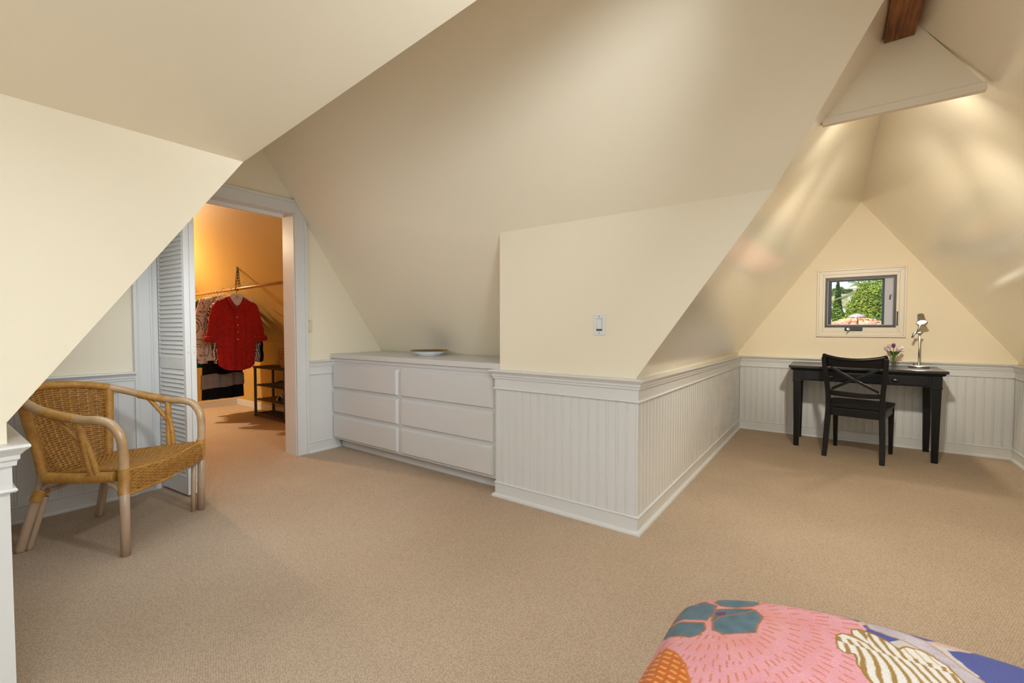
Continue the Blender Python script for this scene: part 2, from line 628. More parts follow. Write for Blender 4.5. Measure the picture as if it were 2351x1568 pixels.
struct(MB().poly([(-1.79, YZ, 0), (-1.79, YS, 0), (-1.79, YS, .886), K_, (-1.79, YZ, 1.758)]).build('wall_left', WALLM), 'bright cream wall at the left edge, cut by a slope')
struct(MB().poly([(XD, YS, 0), (-1.79, YS, 0), (-1.79, YS, .886), (XD, YS, .886)]).build('wall_chair_side', WALLM), 'knee wall beside the rattan chair')
wall_switch = struct(MB().poly([(XL, YF, 0), (XR, YF, 0), (XR, YF, .863), D_, C_]).build('wall_switch', WALLM), 'cream wall with the white rocker switch')
struct(MB().poly([(XL, YF, 0), (XL, YB + .035, 0), (XL, YB + .035, p1(YB + .035)), C_]).build('wall_alcove_side', WALLM), 'side of the dresser alcove')
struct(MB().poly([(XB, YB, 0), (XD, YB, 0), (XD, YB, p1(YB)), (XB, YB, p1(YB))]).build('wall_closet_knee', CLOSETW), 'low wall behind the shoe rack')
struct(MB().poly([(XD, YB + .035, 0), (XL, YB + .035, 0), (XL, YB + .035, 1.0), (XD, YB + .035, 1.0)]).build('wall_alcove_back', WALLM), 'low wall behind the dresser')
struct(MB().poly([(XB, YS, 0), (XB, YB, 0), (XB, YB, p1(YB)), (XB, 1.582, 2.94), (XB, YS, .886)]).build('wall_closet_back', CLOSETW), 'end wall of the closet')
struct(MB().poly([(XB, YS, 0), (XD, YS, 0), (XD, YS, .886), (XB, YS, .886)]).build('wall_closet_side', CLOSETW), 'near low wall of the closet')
wall_corridor = struct(MB().poly([(XR, YF, 0), (XR, YG, 0), (XR, YG, .863), (XR, YF, .863)]).build('wall_corridor', WALLM), 'low panelled wall running to the desk gable')
wall_right = struct(MB().poly([(XK, YZ, 0), (XK, YG, 0), (XK, YG, .848), (XK, YZ, .848)]).build('wall_right', WALLM), 'low panelled wall right of the desk')
struct(MB().poly([(-1.79, YZ, 0), (XK, YZ, 0), (XK, YZ, .848), (.201, YZ, 2.39), (-1.79, YZ, 1.758)]).build('wall_behind', WALLM), 'wall behind the camera')

# gable wall with a window opening
WX0, WX1, WZ0, WZ1 = -.070, .477, 1.155, 1.645
def gable_top(x): return .863 + 1.417 * (x - XR) if x < .201 else 2.39 - 1.417 * (x - .201)
m = MB()
G = (0, .14, 0)
m.poly([(XR, YG, 0), (WX0, YG, 0), (WX0, YG, gable_top(WX0)), (XR, YG, .863)], G)
m.poly([(WX1, YG, 0), (XK, YG, 0), (XK, YG, .848), (WX1, YG, gable_top(WX1))], G)
m.poly([(WX0, YG, 0), (WX1, YG, 0), (WX1, YG, WZ0), (WX0, YG, WZ0)], G)
m.poly([(WX0, YG, WZ1), (WX1, YG, WZ1), (WX1, YG, gable_top(WX1)), (.201, YG, 2.39), (WX0, YG, gable_top(WX0))], G)
wall_gable = struct(m.build('wall_gable', GABLE), 'warm cream triangular wall around the small window')

# doorway wall (room side and closet side), opening y .1.03-2.05
OY0, OY1, OZ = 1.03, 2.05, 2.144
def door_top(y): return q1(y) if y < 1.582 else p1(y)
for x, mt, nm, lb in ((XD, WALLM, 'wall_doorway', 'cream wall around the closet doorway'), (XD - .18, CLOSETW, 'wall_closet_front', 'closet side of the doorway wall')):
    m = MB()
    m.poly([(x, YS, 0), (x, OY0, 0), (x, OY0, door_top(OY0)), (x, YS, .886)])
    m.poly([(x, OY1, 0), (x, YB + .035, 0), (x, YB + .035, p1(YB + .035)), (x, OY1, door_top(OY1))])
    m.poly([(x, OY0, OZ), (x, OY1, OZ), (x, OY1, door_top(OY1)), (x, 1.582, 2.94), (x, OY0, door_top(OY0))])
    wd = struct(m.build(nm, mt), lb)
    if x == XD:
        wall_doorway = wd

# ------------------------------------------------------------------ wainscot
CAP = [(0, -.034), (.012, -.034), (.013, -.022), (.018, -.016), (.018, -.006), (.026, .004), (.034, .012), (.037, .016), (.036, .022), (.030, .024), (-BD, .024)]
RAIL = [(0, 0), (.010, .0), (.013, .005), (.010, .011), (.004, .013), (.004, .06), (0, .06)]
BASE = [(0, 0), (.004, 0), (.004, .088), (.009, .091), (.010, .096), (.004, .101), (0, .101)]
SHOE = [(.004, 0), (.022, 0), (.022, .008), (.019, .016), (.012, .021), (.004, .022)]


def mitres(pts, side):
    out = []
    n = len(pts)
    N = []
    for i in range(n - 1):
        d = (Vector(pts[i + 1][:2]) - Vector(pts[i][:2])).normalized()
        N.append(Vector((d.y, -d.x)) * side)
    for i in range(n):
        if i == 0:
            out.append(N[0])
        elif i == n - 1:
            out.append(N[-1])
        else:
            s = N[i - 1] + N[i]
            out.append(s / (1 + N[i - 1].dot(N[i])))
    return out


def sweep_seg(mb, prof, pts, ms, i, zs):
    vs = []
    for j in (i, i + 1):
        for o, z in prof:
            vs.append((pts[j][0] + ms[j].x * o, pts[j][1] + ms[j].y * o, z + zs[j]))
    n = len(prof)
    mb.add(vs, [(k, (k + 1) % n, n + (k + 1) % n, n + k) for k in range(n)] + [tuple(range(n)), tuple(range(2 * n - 1, n - 1, -1))])


def wainscot_run(pts, side, zc, zb, zf, names, labels, trim_parent):
    """cap, rail, baseboard and shoe mould along a polyline with mitred corners; one set per wall"""
    ms = mitres(pts, side)
    for i, nm in enumerate(names):
        if nm is None:
            continue
        b = MB()
        sweep_seg(b, BASE, pts, ms, i, zf)
        bo = struct(b.build('baseboard_' + nm, TRIM), labels[i] + ' baseboard')
        b = MB()
        sweep_seg(b, SHOE, pts, ms, i, zf)
        b.build('shoe_moulding', TRIM, bo)
        t = bpy.data.objects.new('trim_%d' % (len(TRIMS) + 1), None)
        COL.objects.link(t)
        struct(t, labels[i] + ' cap and rail')
        TRIMS.append(t)
        b = MB()
        sweep_seg(b, CAP, pts, ms, i, zc)
        b.build('cap_moulding', TRIM, t)
        b = MB()
        rail = [(o, z) for o, z in RAIL[:-2]]
        vs = []
        for j in (i, i + 1):
            top = zc[j] - .033
            for o, z in rail:
                vs.append((pts[j][0] + ms[j].x * o, pts[j][1] + ms[j].y * o, zb[j] + z - .003))
            for o, z in ((.004, top), (0, top)):
                vs.append((pts[j][0] + ms[j].x * o, pts[j][1] + ms[j].y * o, z))
        n = len(rail) + 2
        b.add(vs, [(k, (k + 1) % n, n + (k + 1) % n, n + k) for k in range(n)] + [tuple(range(n)), tuple(range(2 * n - 1, n - 1, -1))])
        b.build('rail_board', TRIM, t)


TRIMS = []


def boards(parent, p, q, side, n, z0, zt0, zt1, depth=BD, bead=True):
    """n bead-edged boards between two points of a wall foot"""
    p, q = Vector(p), Vector(q)
    d = (q - p)
    L = d.length
    d.normalize()
    nrm = Vector((d.y, -d.x)) * side
    w = L / n
    mesh_cache = None
    ang = math.atan2(d.y, d.x)
    for i in range(n):
        h = zt0 + (zt1 - zt0) * (i + .5) / n - z0
        if mesh_cache is None or abs(zt1 - zt0) > 1e-4:
            s = -1 if side > 0 else 1      # local y of the outward side after rotation
            sgn = -1 if nrm.dot(Vector((-d.y, d.x))) < 0 else 1
            e = .0022
            prof = [(0.0003, 0), (0.0003, depth - e), (e, depth), (w - .014, depth), (w - .0125, depth - .0026), (w - .0108, depth - .0003),
                    (w - .0050, depth - .0003), (w - .0036, depth - .0022), (w - .0003, depth - .0026), (w - .0003, 0)]
            if not bead:
                prof = [(.0006, 0), (.0006, depth - .003), (.003, depth), (w - .003, depth), (w - .0006, depth - .003), (w - .0006, 0)]
            m = MB()
            k = len(prof)
            m.add([(x, y * sgn, 0) for x, y in prof] + [(x, y * sgn, h) for x, y in prof],
                  [(a, (a + 1) % k, k + (a + 1) % k, k + a) for a in range(k)] + [tuple(range(k)), tuple(range(2 * k - 1, k - 1, -1))])
            mesh_cache = m.mesh('board', TRIM)
        a = p + d * (w * i)
        share('board', mesh_cache, parent, (a.x, a.y, z0), (0, 0, ang))


xr, yf, xl, yg, xk, xd = XR + BD, YF - BD, XL - BD, YG - BD, XK - BD, XD + BD
pts = [(xl, yf + .2), (xl, yf), (xr, yf), (xr, yg), (xk, yg), (xk, 2.6)]
zc = [.824 + .012] * 3 + [.790 + .012] * 3
zb = [.7327] * 3 + [.7085] * 3
zf = [0] * 6
wainscot_run(pts, 1, zc, zb, zf, [None, 'switch', 'corridor', 'gable', 'right'],
             ['', 'white panelling under the switch wall', 'white panelling of the corridor wall', 'white panelling behind the desk', 'white panelling right of the desk'], None)
# short return of the mouldings at the dresser end
ms = mitres(pts, 1)
rt = MB()
sweep_seg(rt, CAP, pts, ms, 0, zc)
rt.build('cap_return', TRIM, TRIMS[0])
rt = MB()
sweep_seg(rt, BASE, pts, ms, 0, zf)
sweep_seg(rt, SHOE, pts, ms, 0, zf)
rt.build('base_return', TRIM, bpy.data.objects['baseboard_switch'])
MB().box((xl, yf + .002, .09), (XL + .005, yf + .2, .80)).build('panel_return', TRIM, TRIMS[0])
boards(wall_switch, (xl, YF), (xr, YF), 1, 17, .09, .75, .75)
boards(wall_corridor, (XR, yf + .002), (XR, yg), 1, 56, .09, .75, .72)
boards(wall_gable, (xr, YG), (xk, YG), 1, 36, .09, .72, .72)
boards(wall_right, (XK, yg), (XK, 2.6), 1, 52, .09, .72, .72)

# doorway wall panelling, left and right of the casing
CW = .105
pl = [(xd, .19), (xd, OY0 - CW + .004)]
wainscot_run(pl, 1, [.820] * 2, [.716] * 2, [0] * 2, ['chair_alcove'], ['white panelling behind the rattan chair'], None)
boards(wall_doorway, (XD, .19), (XD, OY0 - CW + .004), 1, 8, .09, .73, .73)
pr = [(xd, OY1 + CW), (xd, 2.47)]
wainscot_run(pr, 1, [.820] * 2, [.716] * 2, [0] * 2, ['dresser_side'], ['white panelling between the doorway and the dresser'], None)
boards(wall_doorway, (XD, OY1 + CW), (XD, 2.47), 1, 1, .09, .73, .73, bead=False)

# near end of the left wall panelling
LX, LY = -1.79 + .0, YS + .0
pn = [(-1.78, YZ + .01), (-1.78, .162), (XD + .03, .162)]
wainscot_run(pn, 1, [.806] * 3, [.703] * 3, [0] * 3, ['left', 'chair_side'], ['white panelling at the left edge', 'white panelling beside the rattan chair'], None)
MB().box((-1.795, YZ + .01, .0), (-1.780, .161, .78)).build('flat_panel', TRIM, TRIMS[-2])
MB().box((-1.795, .150, .0), (-1.781, .160, .78)).build('corner_board', TRIM, TRIMS[-2], bevel=.003)
MB().box((XD + .03, .155, .0), (-1.783, .1615, .78)).build('flat_panel', TRIM, TRIMS[-1])

# ------------------------------------------------------------------ closet doorway casing and jambs
t = bpy.data.objects.new('trim_%d' % (len(TRIMS) + 1), None)
COL.objects.link(t)
TRIMS.append(t)
struct(t, 'white casing and jambs of the closet doorway')
xc = XD + .022
def casing_prof(mb, y0, y1, z0, z1, vertical, inner_first):
    """flat board with an inner bead and an outer back band"""
    if vertical:
        mb.box((XD, y0 + .002, z0), (xc, y1 - .002, z1))
        a, b = (y0, y1) if inner_first else (y1, y0)
        s = 1 if inner_first else -1
        mb.box((XD, a, z0), (xc + .006, a + s * .012, z1))
        mb.box((XD, b, z0), (xc + .012, b - s * .022, z1))
        mb.box((XD, b - s * .022, z0), (xc + .005, b - s * .030, z1))
    return mb
casing_prof(MB(), OY0 - CW, OY0, 0, OZ + .02, True, False).build('casing_left', TRIM, t, bevel=.003)
# the right casing is cut along the roof slope
def clip_box(y0, y1, x1):
    zt = lambda y: min(OZ + .112, p1(y) - .004)
    pts = [(XD, y0, 0), (XD, y1, 0), (XD, y1, zt(y1)), (XD, y0, zt(y0))]
    return MB().poly(pts, (x1 - XD, 0, 0))
clip_box(OY1 + .004, OY1 + CW - .003, xc).build('casing_right', TRIM, t)
clip_box(OY1, OY1 + .012, xc + .006).build('casing_bead', TRIM, t)
clip_box(OY1 + CW - .022, OY1 + CW, xc + .012).build('casing_band', TRIM, t)
yy = p1y(OZ + .112)
m = MB().poly([(XD, OY0 - CW + .002, OZ + .003), (XD, OY1 + .002, OZ + .003), (XD, OY1 + .002, OZ + .098), (XD, OY0 - CW + .002, OZ + .098)], (.022, 0, 0))
m.build('casing_head', TRIM, t)
MB().box((XD + .004, OY0 - .001, OZ + .0005), (xc + .006, OY1 + .001, OZ + .012)).build('casing_bead', TRIM, t)
m = MB().poly([(XD, OY0 - CW, OZ + .090), (XD, p1y(OZ + .09) - .003, OZ + .090), (XD, p1y(OZ + .112) - .003, OZ + .112), (XD, OY0 - CW, OZ + .112)], (.034, 0, 0))
m.build('casing_band', TRIM, t)
MB().box((XD - .183, OY1 - .004, 0), (XD + .006, OY1 + .02, OZ - .001)).build('jamb_right', TRIM, t)
MB().box((XD - .183, OY0 - .02, 0), (XD + .004, OY0 + .036, OZ - .001)).build('jamb_left', TRIM, t)
MB().box((XD - .1835, OY0 - .01, OZ - .004), (XD + .003, OY1 + .01, OZ + .002)).build('jamb_head', TRIM, t)
MB().box((XD - .105, OY0 + .02, OZ - .034), (XD - .075, OY1 - .05, OZ - .004)).build('door_track', DOORW, t)

# baseboards in the closet
b = MB().box((XB, .2, 0), (XB + .016, YB, .10))
struct(b.build('baseboard_closet_back', TRIM, bevel=.003), 'white baseboard at the closet end wall')
b = MB().box((XB, YB - .016, 0), (XD - .18, YB, .09))
struct(b.build('baseboard_closet_knee', TRIM, bevel=.003), 'baseboard behind the shoe rack')

# ------------------------------------------------------------------ folding louvered door
def bifold():
    d = thing('door_1', 'white louvered bifold door folded open beside the rattan chair', 'door', (-3.900, 1.070, .015), math.atan2(.038, .41))
    d['kind'] = 'structure'
    Lw, Hh, T = .414, 2.06, .032
    slat = MB()
    c, s = math.cos(R(62)), math.sin(R(62))
    w, th = .044, .006
    corners = []
    for a, b in ((-w / 2, -th / 2), (w / 2, -th / 2), (w / 2, th / 2), (-w / 2, th / 2)):
        corners.append((a * s, a * c * 1.0, b))
    # rotate the slat section: leaning outwards at the foot
    def sec(x):
        out = []
        for a, b in ((-w / 2, -th / 2), (w / 2, -th / 2), (w / 2, th / 2), (-w / 2, th / 2)):
            y = a * c - b * s
            z = a * s + b * c
            out.append((x, y, z))
        return out
    slat.hexa(sec(0), sec(1))
    sm = slat.mesh('slat', DOORW)
    for lf in range(2):
        y0 = lf * (T + .002)
        for nm, x0, x1, z0, z1 in (('stile', 0, .034, 0, Hh), ('stile', Lw - .034, Lw, 0, Hh), ('rail', .034, Lw - .034, 0, .125),
                                   ('rail', .034, Lw - .034, .845, .925), ('rail', .034, Lw - .034, Hh - .07, Hh)):
            MB().box((x0, y0, z0), (x1, y0 + T, z1)).build(nm, DOORW, d, bevel=.002)
        x0 = .002 if lf == 0 else .034
        for z0, z1 in ((.125, .845), (.925, Hh - .07)):
            n = round((z1 - z0) / .0305)
            for i in range(n):
                o = share('slat', sm, d, (x0, y0 + (.010 if lf == 0 else T - .016), z0 + (i + .5) * (z1 - z0) / n))
                o.scale = (Lw - .032 - x0, 1, 1)
    for z in (.09, .30, .98, 1.85):
        h = MB()
        h.box((Lw, .006, z - .028), (Lw + .0015, .026, z + .028)).box((Lw, .040, z - .028), (Lw + .0015, .060, z + .028))
        h.build('hinge', DOORW, d)
        sc = MB()
        for q in (-.02, .02):
            for y in (.016, .050):
                sc.box((Lw + .0014, y - .0018, z + q - .0018), (Lw + .0022, y + .0018, z + q + .0018))
        sc.build('screws', SCREW, d)
bifold()

# ------------------------------------------------------------------ gable window
def window():
    w = bpy.data.objects.new('window_1', None)
    COL.objects.link(w)
    struct(w, 'small casement window in the gable above the desk')
    cx0, cx1, cz0, cz1 = -.146, .557, 1.050, 1.737
    y0 = YG
    # mitred casing: outer band, flat, inner bead
    def frame(o, i, d, mt, nm):
        (ox0, ox1, oz0, oz1), (ix0, ix1, iz0, iz1) = o, i
        O = [(ox0, oz0), (ox1, oz0), (ox1, oz1), (ox0, oz1)]
        I = [(ix0, iz0), (ix1, iz0), (ix1, iz1), (ix0, iz1)]
        for k in range(4):
            a, b, c, e = O[k], O[(k + 1) % 4], I[(k + 1) % 4], I[k]
            MB().poly([(p[0], y0, p[1]) for p in (a, b, c, e)], (0, -d, 0)).build(nm, mt, w, bevel=.002)
    def inset(r, s): return (r[0] + s, r[1] - s, r[2] + s, r[3] - s)
    r0 = (cx0, cx1, cz0, cz1)
    r1, r2 = inset(r0, .018), inset(r0, .052)
    rin = (WX0 - .006, WX1 + .006, WZ0 - .010, WZ1 + .008)
    frame(r0, r1, .026, CASEW, 'casing_band')
    frame(r1, r2, .016, CASEW, 'casing_board')
    frame(r2, rin, .011, CASEW, 'casing_stop')
    rw = (WX0, WX1, WZ0, WZ1)
    # jamb lining
    m = MB()
    for a, b in (((WX0 - .008, y0 - .004, WZ0 - .01), (WX0 + .002, y0 + .14, WZ1 + .01)), ((WX1 - .002, y0 - .004, WZ0 - .01), (WX1 + .008, y0 + .14, WZ1 + .01)),
                 ((WX0, y0 - .004, WZ0 - .01), (WX1, y0 + .14, WZ0)), ((WX0, y0 - .004, WZ1), (WX1, y0 + .14, WZ1 + .01))):
        m.box(a, b)
    m.build('jamb_lining', BRONZE, w)
    # bronze frame
    def ring(x0, x1, z0, z1, t, ya, yb, nm, mt, tr=None):
        tr = tr or t
        m = MB()
        m.box((x0, ya, z0), (x0 + t, yb, z1)).box((x1 - tr, ya, z0), (x1, yb, z1))
        m.box((x0 + t, ya, z0), (x1 - tr, yb, z0 + t)).box((x0 + t, ya, z1 - t), (x1 - tr, yb, z1))
        return m.build(nm, mt, w, bevel=.0015)
    ring(WX0, WX1, WZ0, WZ1, .014, y0 - .008, y0 + .020, 'window_frame', BRONZE)
    ring(WX0 + .014, WX1 - .014, WZ0 + .013, WZ1 - .013, .006, y0 + .006, y0 + .05, 'screen_frame', SASH)
    # sash: dark stiles on three sides, wide pale stile with the latch on the right
    m = MB()
    m.box((WX0 + .020, y0 + .03, WZ0 + .014), (WX0 + .048, y0 + .075, WZ1 - .014))
    m.box((WX0 + .048, y0 + .03, WZ1 - .030), (WX1 - .085, y0 + .075, WZ1 - .014))
    m.box((WX1 - .096, y0 + .03, WZ0 + .018), (WX1 - .080, y0 + .080, WZ1 - .016))
    m.build('sash', SASHD, w, bevel=.001)
    m = MB()
    m.box((WX1 - .080, y0 + .026, WZ0 + .018), (WX1 - .019, y0 + .07, WZ1 - .018))
    m.box((WX1 - .080, y0 + .022, WZ0 + .018), (WX1 - .068, y0 + .07, WZ1 - .018))
    m.build('sash_stile', SASH, w, bevel=.001, label='pale grey stile with the latch')
    m = MB().box((WX0 + .048, y0 + .03, WZ0 + .014), (WX1 - .096, y0 + .075, WZ0 + .022))
    m.build('sash_rail', SASH, w)
    # the sash glass stands slightly ajar
    pw = WX1 - WX0 - .140
    po = MB().box((0, -.002, WZ0 + .021), (pw, .002, WZ1 - .029)).build('pane', PANE, w)
    po.location = (WX0 + .047, y0 + .052, 0)
    po.rotation_euler = (0, 0, R(11))
    # latch keeper, lever and crank
    m = MB().bar((WX1 - .036, y0 + .022, 1.47), (WX1 - .040, y0 + .014, 1.415), .008, .008)
    m.bar((WX1 - .040, y0 + .014, 1.465), (WX1 - .028, y0 + .014, 1.455), .010, .010)
    m.build('latch', PEWTER, w, bevel=.001)
    m = MB().box((WX1 + .010, y0 - .024, 1.162), (WX1 + .020, y0 - .010, 1.30))
    m.build('lock_lever', SASHD, w, bevel=.003)
    cr = MB().box((.090, y0 - .030, 1.112), (.232, y0 - .008, 1.146)).build('crank_base', SASHD, w, bevel=.006)
    MB().tube([(.118, y0 - .030, 1.130), (.118, y0 - .046, 1.130)], .012, 12).build('crank_hub', STEEL, w)
    MB().tube(smooth_path([(.118, y0 - .044, 1.130), (.130, y0 - .050, 1.138), (.128, y0 - .050, 1.120), (.112, y0 - .046, 1.098), (.105, y0 - .046, 1.085)], 4), .004, 8).build('crank_handle', STEEL, w, smooth=True)
window()

# added windows, out of view: frames with glass set around the fill lights
def fill_windows():
    w = bpy.data.objects.new('fill_window_2', None)
    COL.objects.link(w)
    struct(w, 'added unseen roof window for fill light in the right slope behind the camera')
    n = Vector((-1.417, 0, -1)).normalized()
    u = Vector((0, 1, 0))
    v = n.cross(u)
    c = Vector((.875, .05, 2.39 - 1.417 * .674)) + n * .015
    def P(a, b, d=0): return c + u * a + v * b + n * d
    for a0, a1, b0, b1 in ((-.88, .88, -.50, -.44), (-.88, .88, .44, .50), (-.88, -.82, -.44, .44), (.82, .88, -.44, .44)):
        MB().poly([P(a0, b0), P(a1, b0), P(a1, b1), P(a0, b1)], n * .03).build('frame_bar', TRIM, w)
    MB().poly([P(-.82, -.44, .002), P(.82, -.44, .002), P(.82, .44, .002), P(-.82, .44, .002)], n * .004).build('pane', PANE, w)
    w = bpy.data.objects.new('fill_window_4', None)
    COL.objects.link(w)
    struct(w, 'added unseen roof window for fill light in the hidden slope over the rattan chair')
    n = Vector((0, 1.444, -1)).normalized()
    u = Vector((1, 0, 0))
    v = n.cross(u)
    c = Vector((-2.75, .60, q1(.60))) + n * .004
    for a0, a1, b0, b1 in ((-.56, .56, -.44, -.39), (-.56, .56, .39, .44), (-.56, -.51, -.39, .39), (.51, .56, -.39, .39)):
        MB().poly([P(a0, b0), P(a1, b0), P(a1, b1), P(a0, b1)], n * .03).build('frame_bar', TRIM, w)
    MB().poly([P(-.51, -.39, .002), P(.51, -.39, .002), P(.51, .39, .002), P(-.51, .39, .002)], n * .004).build('pane', PANE, w)
    w = bpy.data.objects.new('fill_window_3', None)
    COL.objects.link(w)
    struct(w, 'added unseen window for fill light in the wall behind the camera')
    for x0, x1, z0, z1 in ((-.92, -.85, .70, 2.0), (.65, .72, .70, 2.0), (-.85, .65, .70, .75), (-.85, .65, 1.95, 2.0), (-.13, -.07, .75, 1.95)):
        MB().box((x0, YZ, z0), (x1, YZ + .04, z1)).build('frame_bar', TRIM, w)
    MB().box((-.85, YZ + .01, .75), (.65, YZ + .014, 1.95)).build('pane', PANE, w)
fill_windows()
for (a_, b_, e_, c_), lb_ in zip(FILL_SPOTS, ('added unseen fill spotlight on the ridge beam aimed at the closet doorway', 'added unseen fill spotlight on the ridge beam aimed at the long slope')):
    a_, b_ = Vector(a_), Vector(b_)
    q_ = (b_ - a_).normalized()
    ts_ = thing('fill_spotlight', lb_, 'light', a_ - q_ * .03)  # unseen housing for an added fill spot
    MB().lathe([(.03, -.10), (.045, -.09), (.05, .0), (.047, .0), (.04, -.08), (.02, -.085)], 20, (0, 0, 0), q_.to_track_quat('Z', 'Y').to_matrix()).build('head', FIXW, ts_, smooth=True)
    MB().tube([-q_ * .09, (0, 0, 2.287 - a_.z + q_.z * .03)], .008, 8).build('stem', FIXW, ts_)
fl = thing('fill_lamp', 'added unseen square fill lamp on the shallow slope behind the camera', 'light', (-.15, -.15, 2.275))
fl.rotation_euler = (0, -math.atan(.3174), 0)  # unseen housing for the added overhead fill
MB().box((-.30, -.30, -.035), (.30, .30, -.002)).build('housing', FIXW, fl, bevel=.006)
MB().box((-.27, -.27, -.045), (.27, .27, -.034)).build('diffuser', FIXW, fl, bevel=.004)

# ------------------------------------------------------------------ ridge beam and triangular valance
o = MB().box((.143, -2.58, 2.287), (.237, 2.362, 2.44)).build('ridge_beam', BEAM, bevel=.004)
struct(o, 'dark stained timber ridge beam at the top right')
t = bpy.data.objects.new('trim_%d' % (len(TRIMS) + 1), None)
COL.objects.link(t)
TRIMS.append(t)
struct(t, 'triangular cream valance below the ridge beam')
zv = 2.035
def clx(z): return XR + (z - .863) / 1.417
def crx(z): return .201 + (2.39 - z) / 1.417
MB().poly([(clx(zv) - .01, YF - .01, zv), (crx(zv) - .012, YF - .01, zv), (.201, YF - .01, 2.395)], (0, .022, 0)).build('valance_panel', WALLM, t)
MB().box((clx(zv) - .006, YF - .022, zv - .022), (crx(zv) - .012, YF + .010, zv + .008)).build('valance_ledge', CASEW, t, bevel=.003)

# hidden light fixture behind the valance
fx = thing('ceiling_light', 'small strip light hidden behind the triangular valance', 'light', (.20, YF + .11, 2.10))
MB().box((-.11, -.03, 0), (.11, .03, .05)).build('housing', FIXW, fx, bevel=.004)
MB().box((-.10, -.025, -.012), (.10, .025, 0)).build('lamp_tube', BULBF, fx)
light('valance_spot', 'SPOT', (.20, YF + .12, 2.04), VAL_E[1], (1, .93, .80), direction=(0, 3.1, -.62), radius=.05, spot=52, blend=.7)
light('valance_down_spot', 'SPOT', (.20, YF + .20, 2.04), VAL_E[2], (1, .93, .80), direction=(0, .72, -1), radius=.05, spot=124, blend=.8)
light('valance_glow', 'AREA', (.20, YF + .115, 2.07), VAL_E[0], (1, .90, .74), direction=(0, .80, -.45), size=.22, size_y=.06)

# ------------------------------------------------------------------ switches and outlet
s = thing('light_switch', 'white rocker light switch on the cream wall above the panelling', 'switch', (-1.096, YF, 1.159))
MB().box((-.037, -.006, -.060), (.037, 0, .060)).build('cover_plate', PLASTIC, s, bevel=.003)
MB().hexa([(-.0165, -.006, -.034), (.0165, -.006, -.034), (.0165, -.004, -.034), (-.0165, -.004, -.034)],
          [(-.0165, -.010, .034), (.0165, -.010, .034), (.0165, -.004, .034), (-.0165, -.004, .034)]).build('rocker', PLASTIC, s)
MB().box((-.018, -.0066, -.036), (.018, -.0058, .036)).build('rocker_gap', SCREW, s)
for z in (-.048, .048):
    MB().tube([(0, -.006, z), (0, -.0072, z)], .003, 8).build('screw', SCREW, s)
s = thing('light_switch', 'cream rocker light switch beside the closet doorway', 'switch', (XD, OY1 + CW + .026, 1.156))
MB().box((0, -.037, -.058), (.006, .030, .058)).build('cover_plate', CREAMP, s, bevel=.002)
MB().box((.006, -.016, -.033), (.011, .016, .033)).build('rocker', CREAMP, s, bevel=.002)
MB().box((.0058, -.018, -.035), (.0066, .018, .035)).build('rocker_gap', GABLE, s)
for z in (-.048, .048):
    MB().tube([(.006, 0, z), (.0072, 0, z)], .003, 8).build('screw', SCREW, s)
s = thing('wall_outlet', 'white outlet plate low on the corridor panelling near the desk', 'outlet', (XR + BD, 5.16, .30))
MB().box((0, -.037, -.060), (.006, .037, .060)).build('cover_plate', PLASTIC, s, bevel=.003)
for z in (-.024, .024):
    MB().box((.006, -.015, z - .014), (.008, .015, z + .014)).build('socket', PLASTIC, s, bevel=.002)

# ------------------------------------------------------------------ dresser
dresser = d = thing('dresser', 'white built-in dresser with six plain drawers under the slope', 'dresser', (0, 0, 0))
DX0, DX1, DF = XD + .006, XL - .006, 2.412
MB().box((DX0, DF, .088), (DX1, YB + .02, .857)).build('body', DRESS, d, bevel=.002)
MB().box((DX0, DF + .075, 0), (DX1, YB, .088)).build('toe_kick', DRESS, d)
MB().box((DX0, DF - .026, .857), (DX1, YB + .028, .897)).build('top', DRESS, d, bevel=.003)
MB().box((DX0, DF - .008, .826), (DX1, DF, .857)).build('top_rail', DRESS, d, bevel=.002)
for c0, c1 in ((-3.838, -2.905), (-2.868, -1.905)):
    for z0, z1 in ((.580, .803), (.342, .557), (.108, .318)):
        e = .016
        m = MB().hexa([(c0, DF, z0), (c1, DF, z0), (c1, DF, z1), (c0, DF, z1)], [(c0, DF - .006, z0), (c1, DF - .006, z0), (c1, DF - .006, z1), (c0, DF - .006, z1)])
        m.hexa([(c0, DF - .006, z0), (c1, DF - .006, z0), (c1, DF - .006, z1), (c0, DF - .006, z1)],
               [(c0 + e, DF - .025, z0 + e * .6), (c1 - e, DF - .025, z0 + e * .6), (c1 - e, DF - .025, z1 - e), (c0 + e, DF - .025, z1 - e)])
        m.build('drawer', DRESS, d)

# bowl on the dresser
bw = thing('bowl', 'wide white bowl with a yellow rim and dark patterned inside on the dresser', 'bowl', (-2.885, 2.735, .897))
MB().lathe([(.02, .001), (.094, .001), (.098, .004), (.098, .008), (.105, .011), (.155, .041), (.151, .042), (.10, .016), (.02, .012)], 48).build('body', BOWLW, bw, smooth=True)
MB().lathe([(.150, .0385), (.156, .0395), (.166, .046), (.1660, .0485), (.1645, .0495), (.152, .0405)], 48).build('rim', BOWLY, bw, smooth=True)
MB().lathe([(.1638, .0498), (.158, .0460), (.103, .0155), (.02, .0115), (.02, .0135), (.102, .0180), (.1615, .0502)], 48).build('glazed_inside', BOWLN, bw, smooth=True, label='dark navy inside')
m = MB()
for k in range(24):
    a = 2 * PI * k / 24
    for sgn in (-1, 1):
        q = []
        for i in range(7):
            tt = i / 6
            rr = .120 + .036 * tt
            aa = a + sgn * (PI / 24) * math.sin(PI * tt) * .95
            zz = .0180 + (rr - .102) / (.1615 - .102) * .0322 + .0012
            q.append((rr * math.cos(aa), rr * math.sin(aa), zz))
        m.tube(q, .0013, 4)
m.build('painted_petals', BOWLW, bw, label='white painted petal pattern')

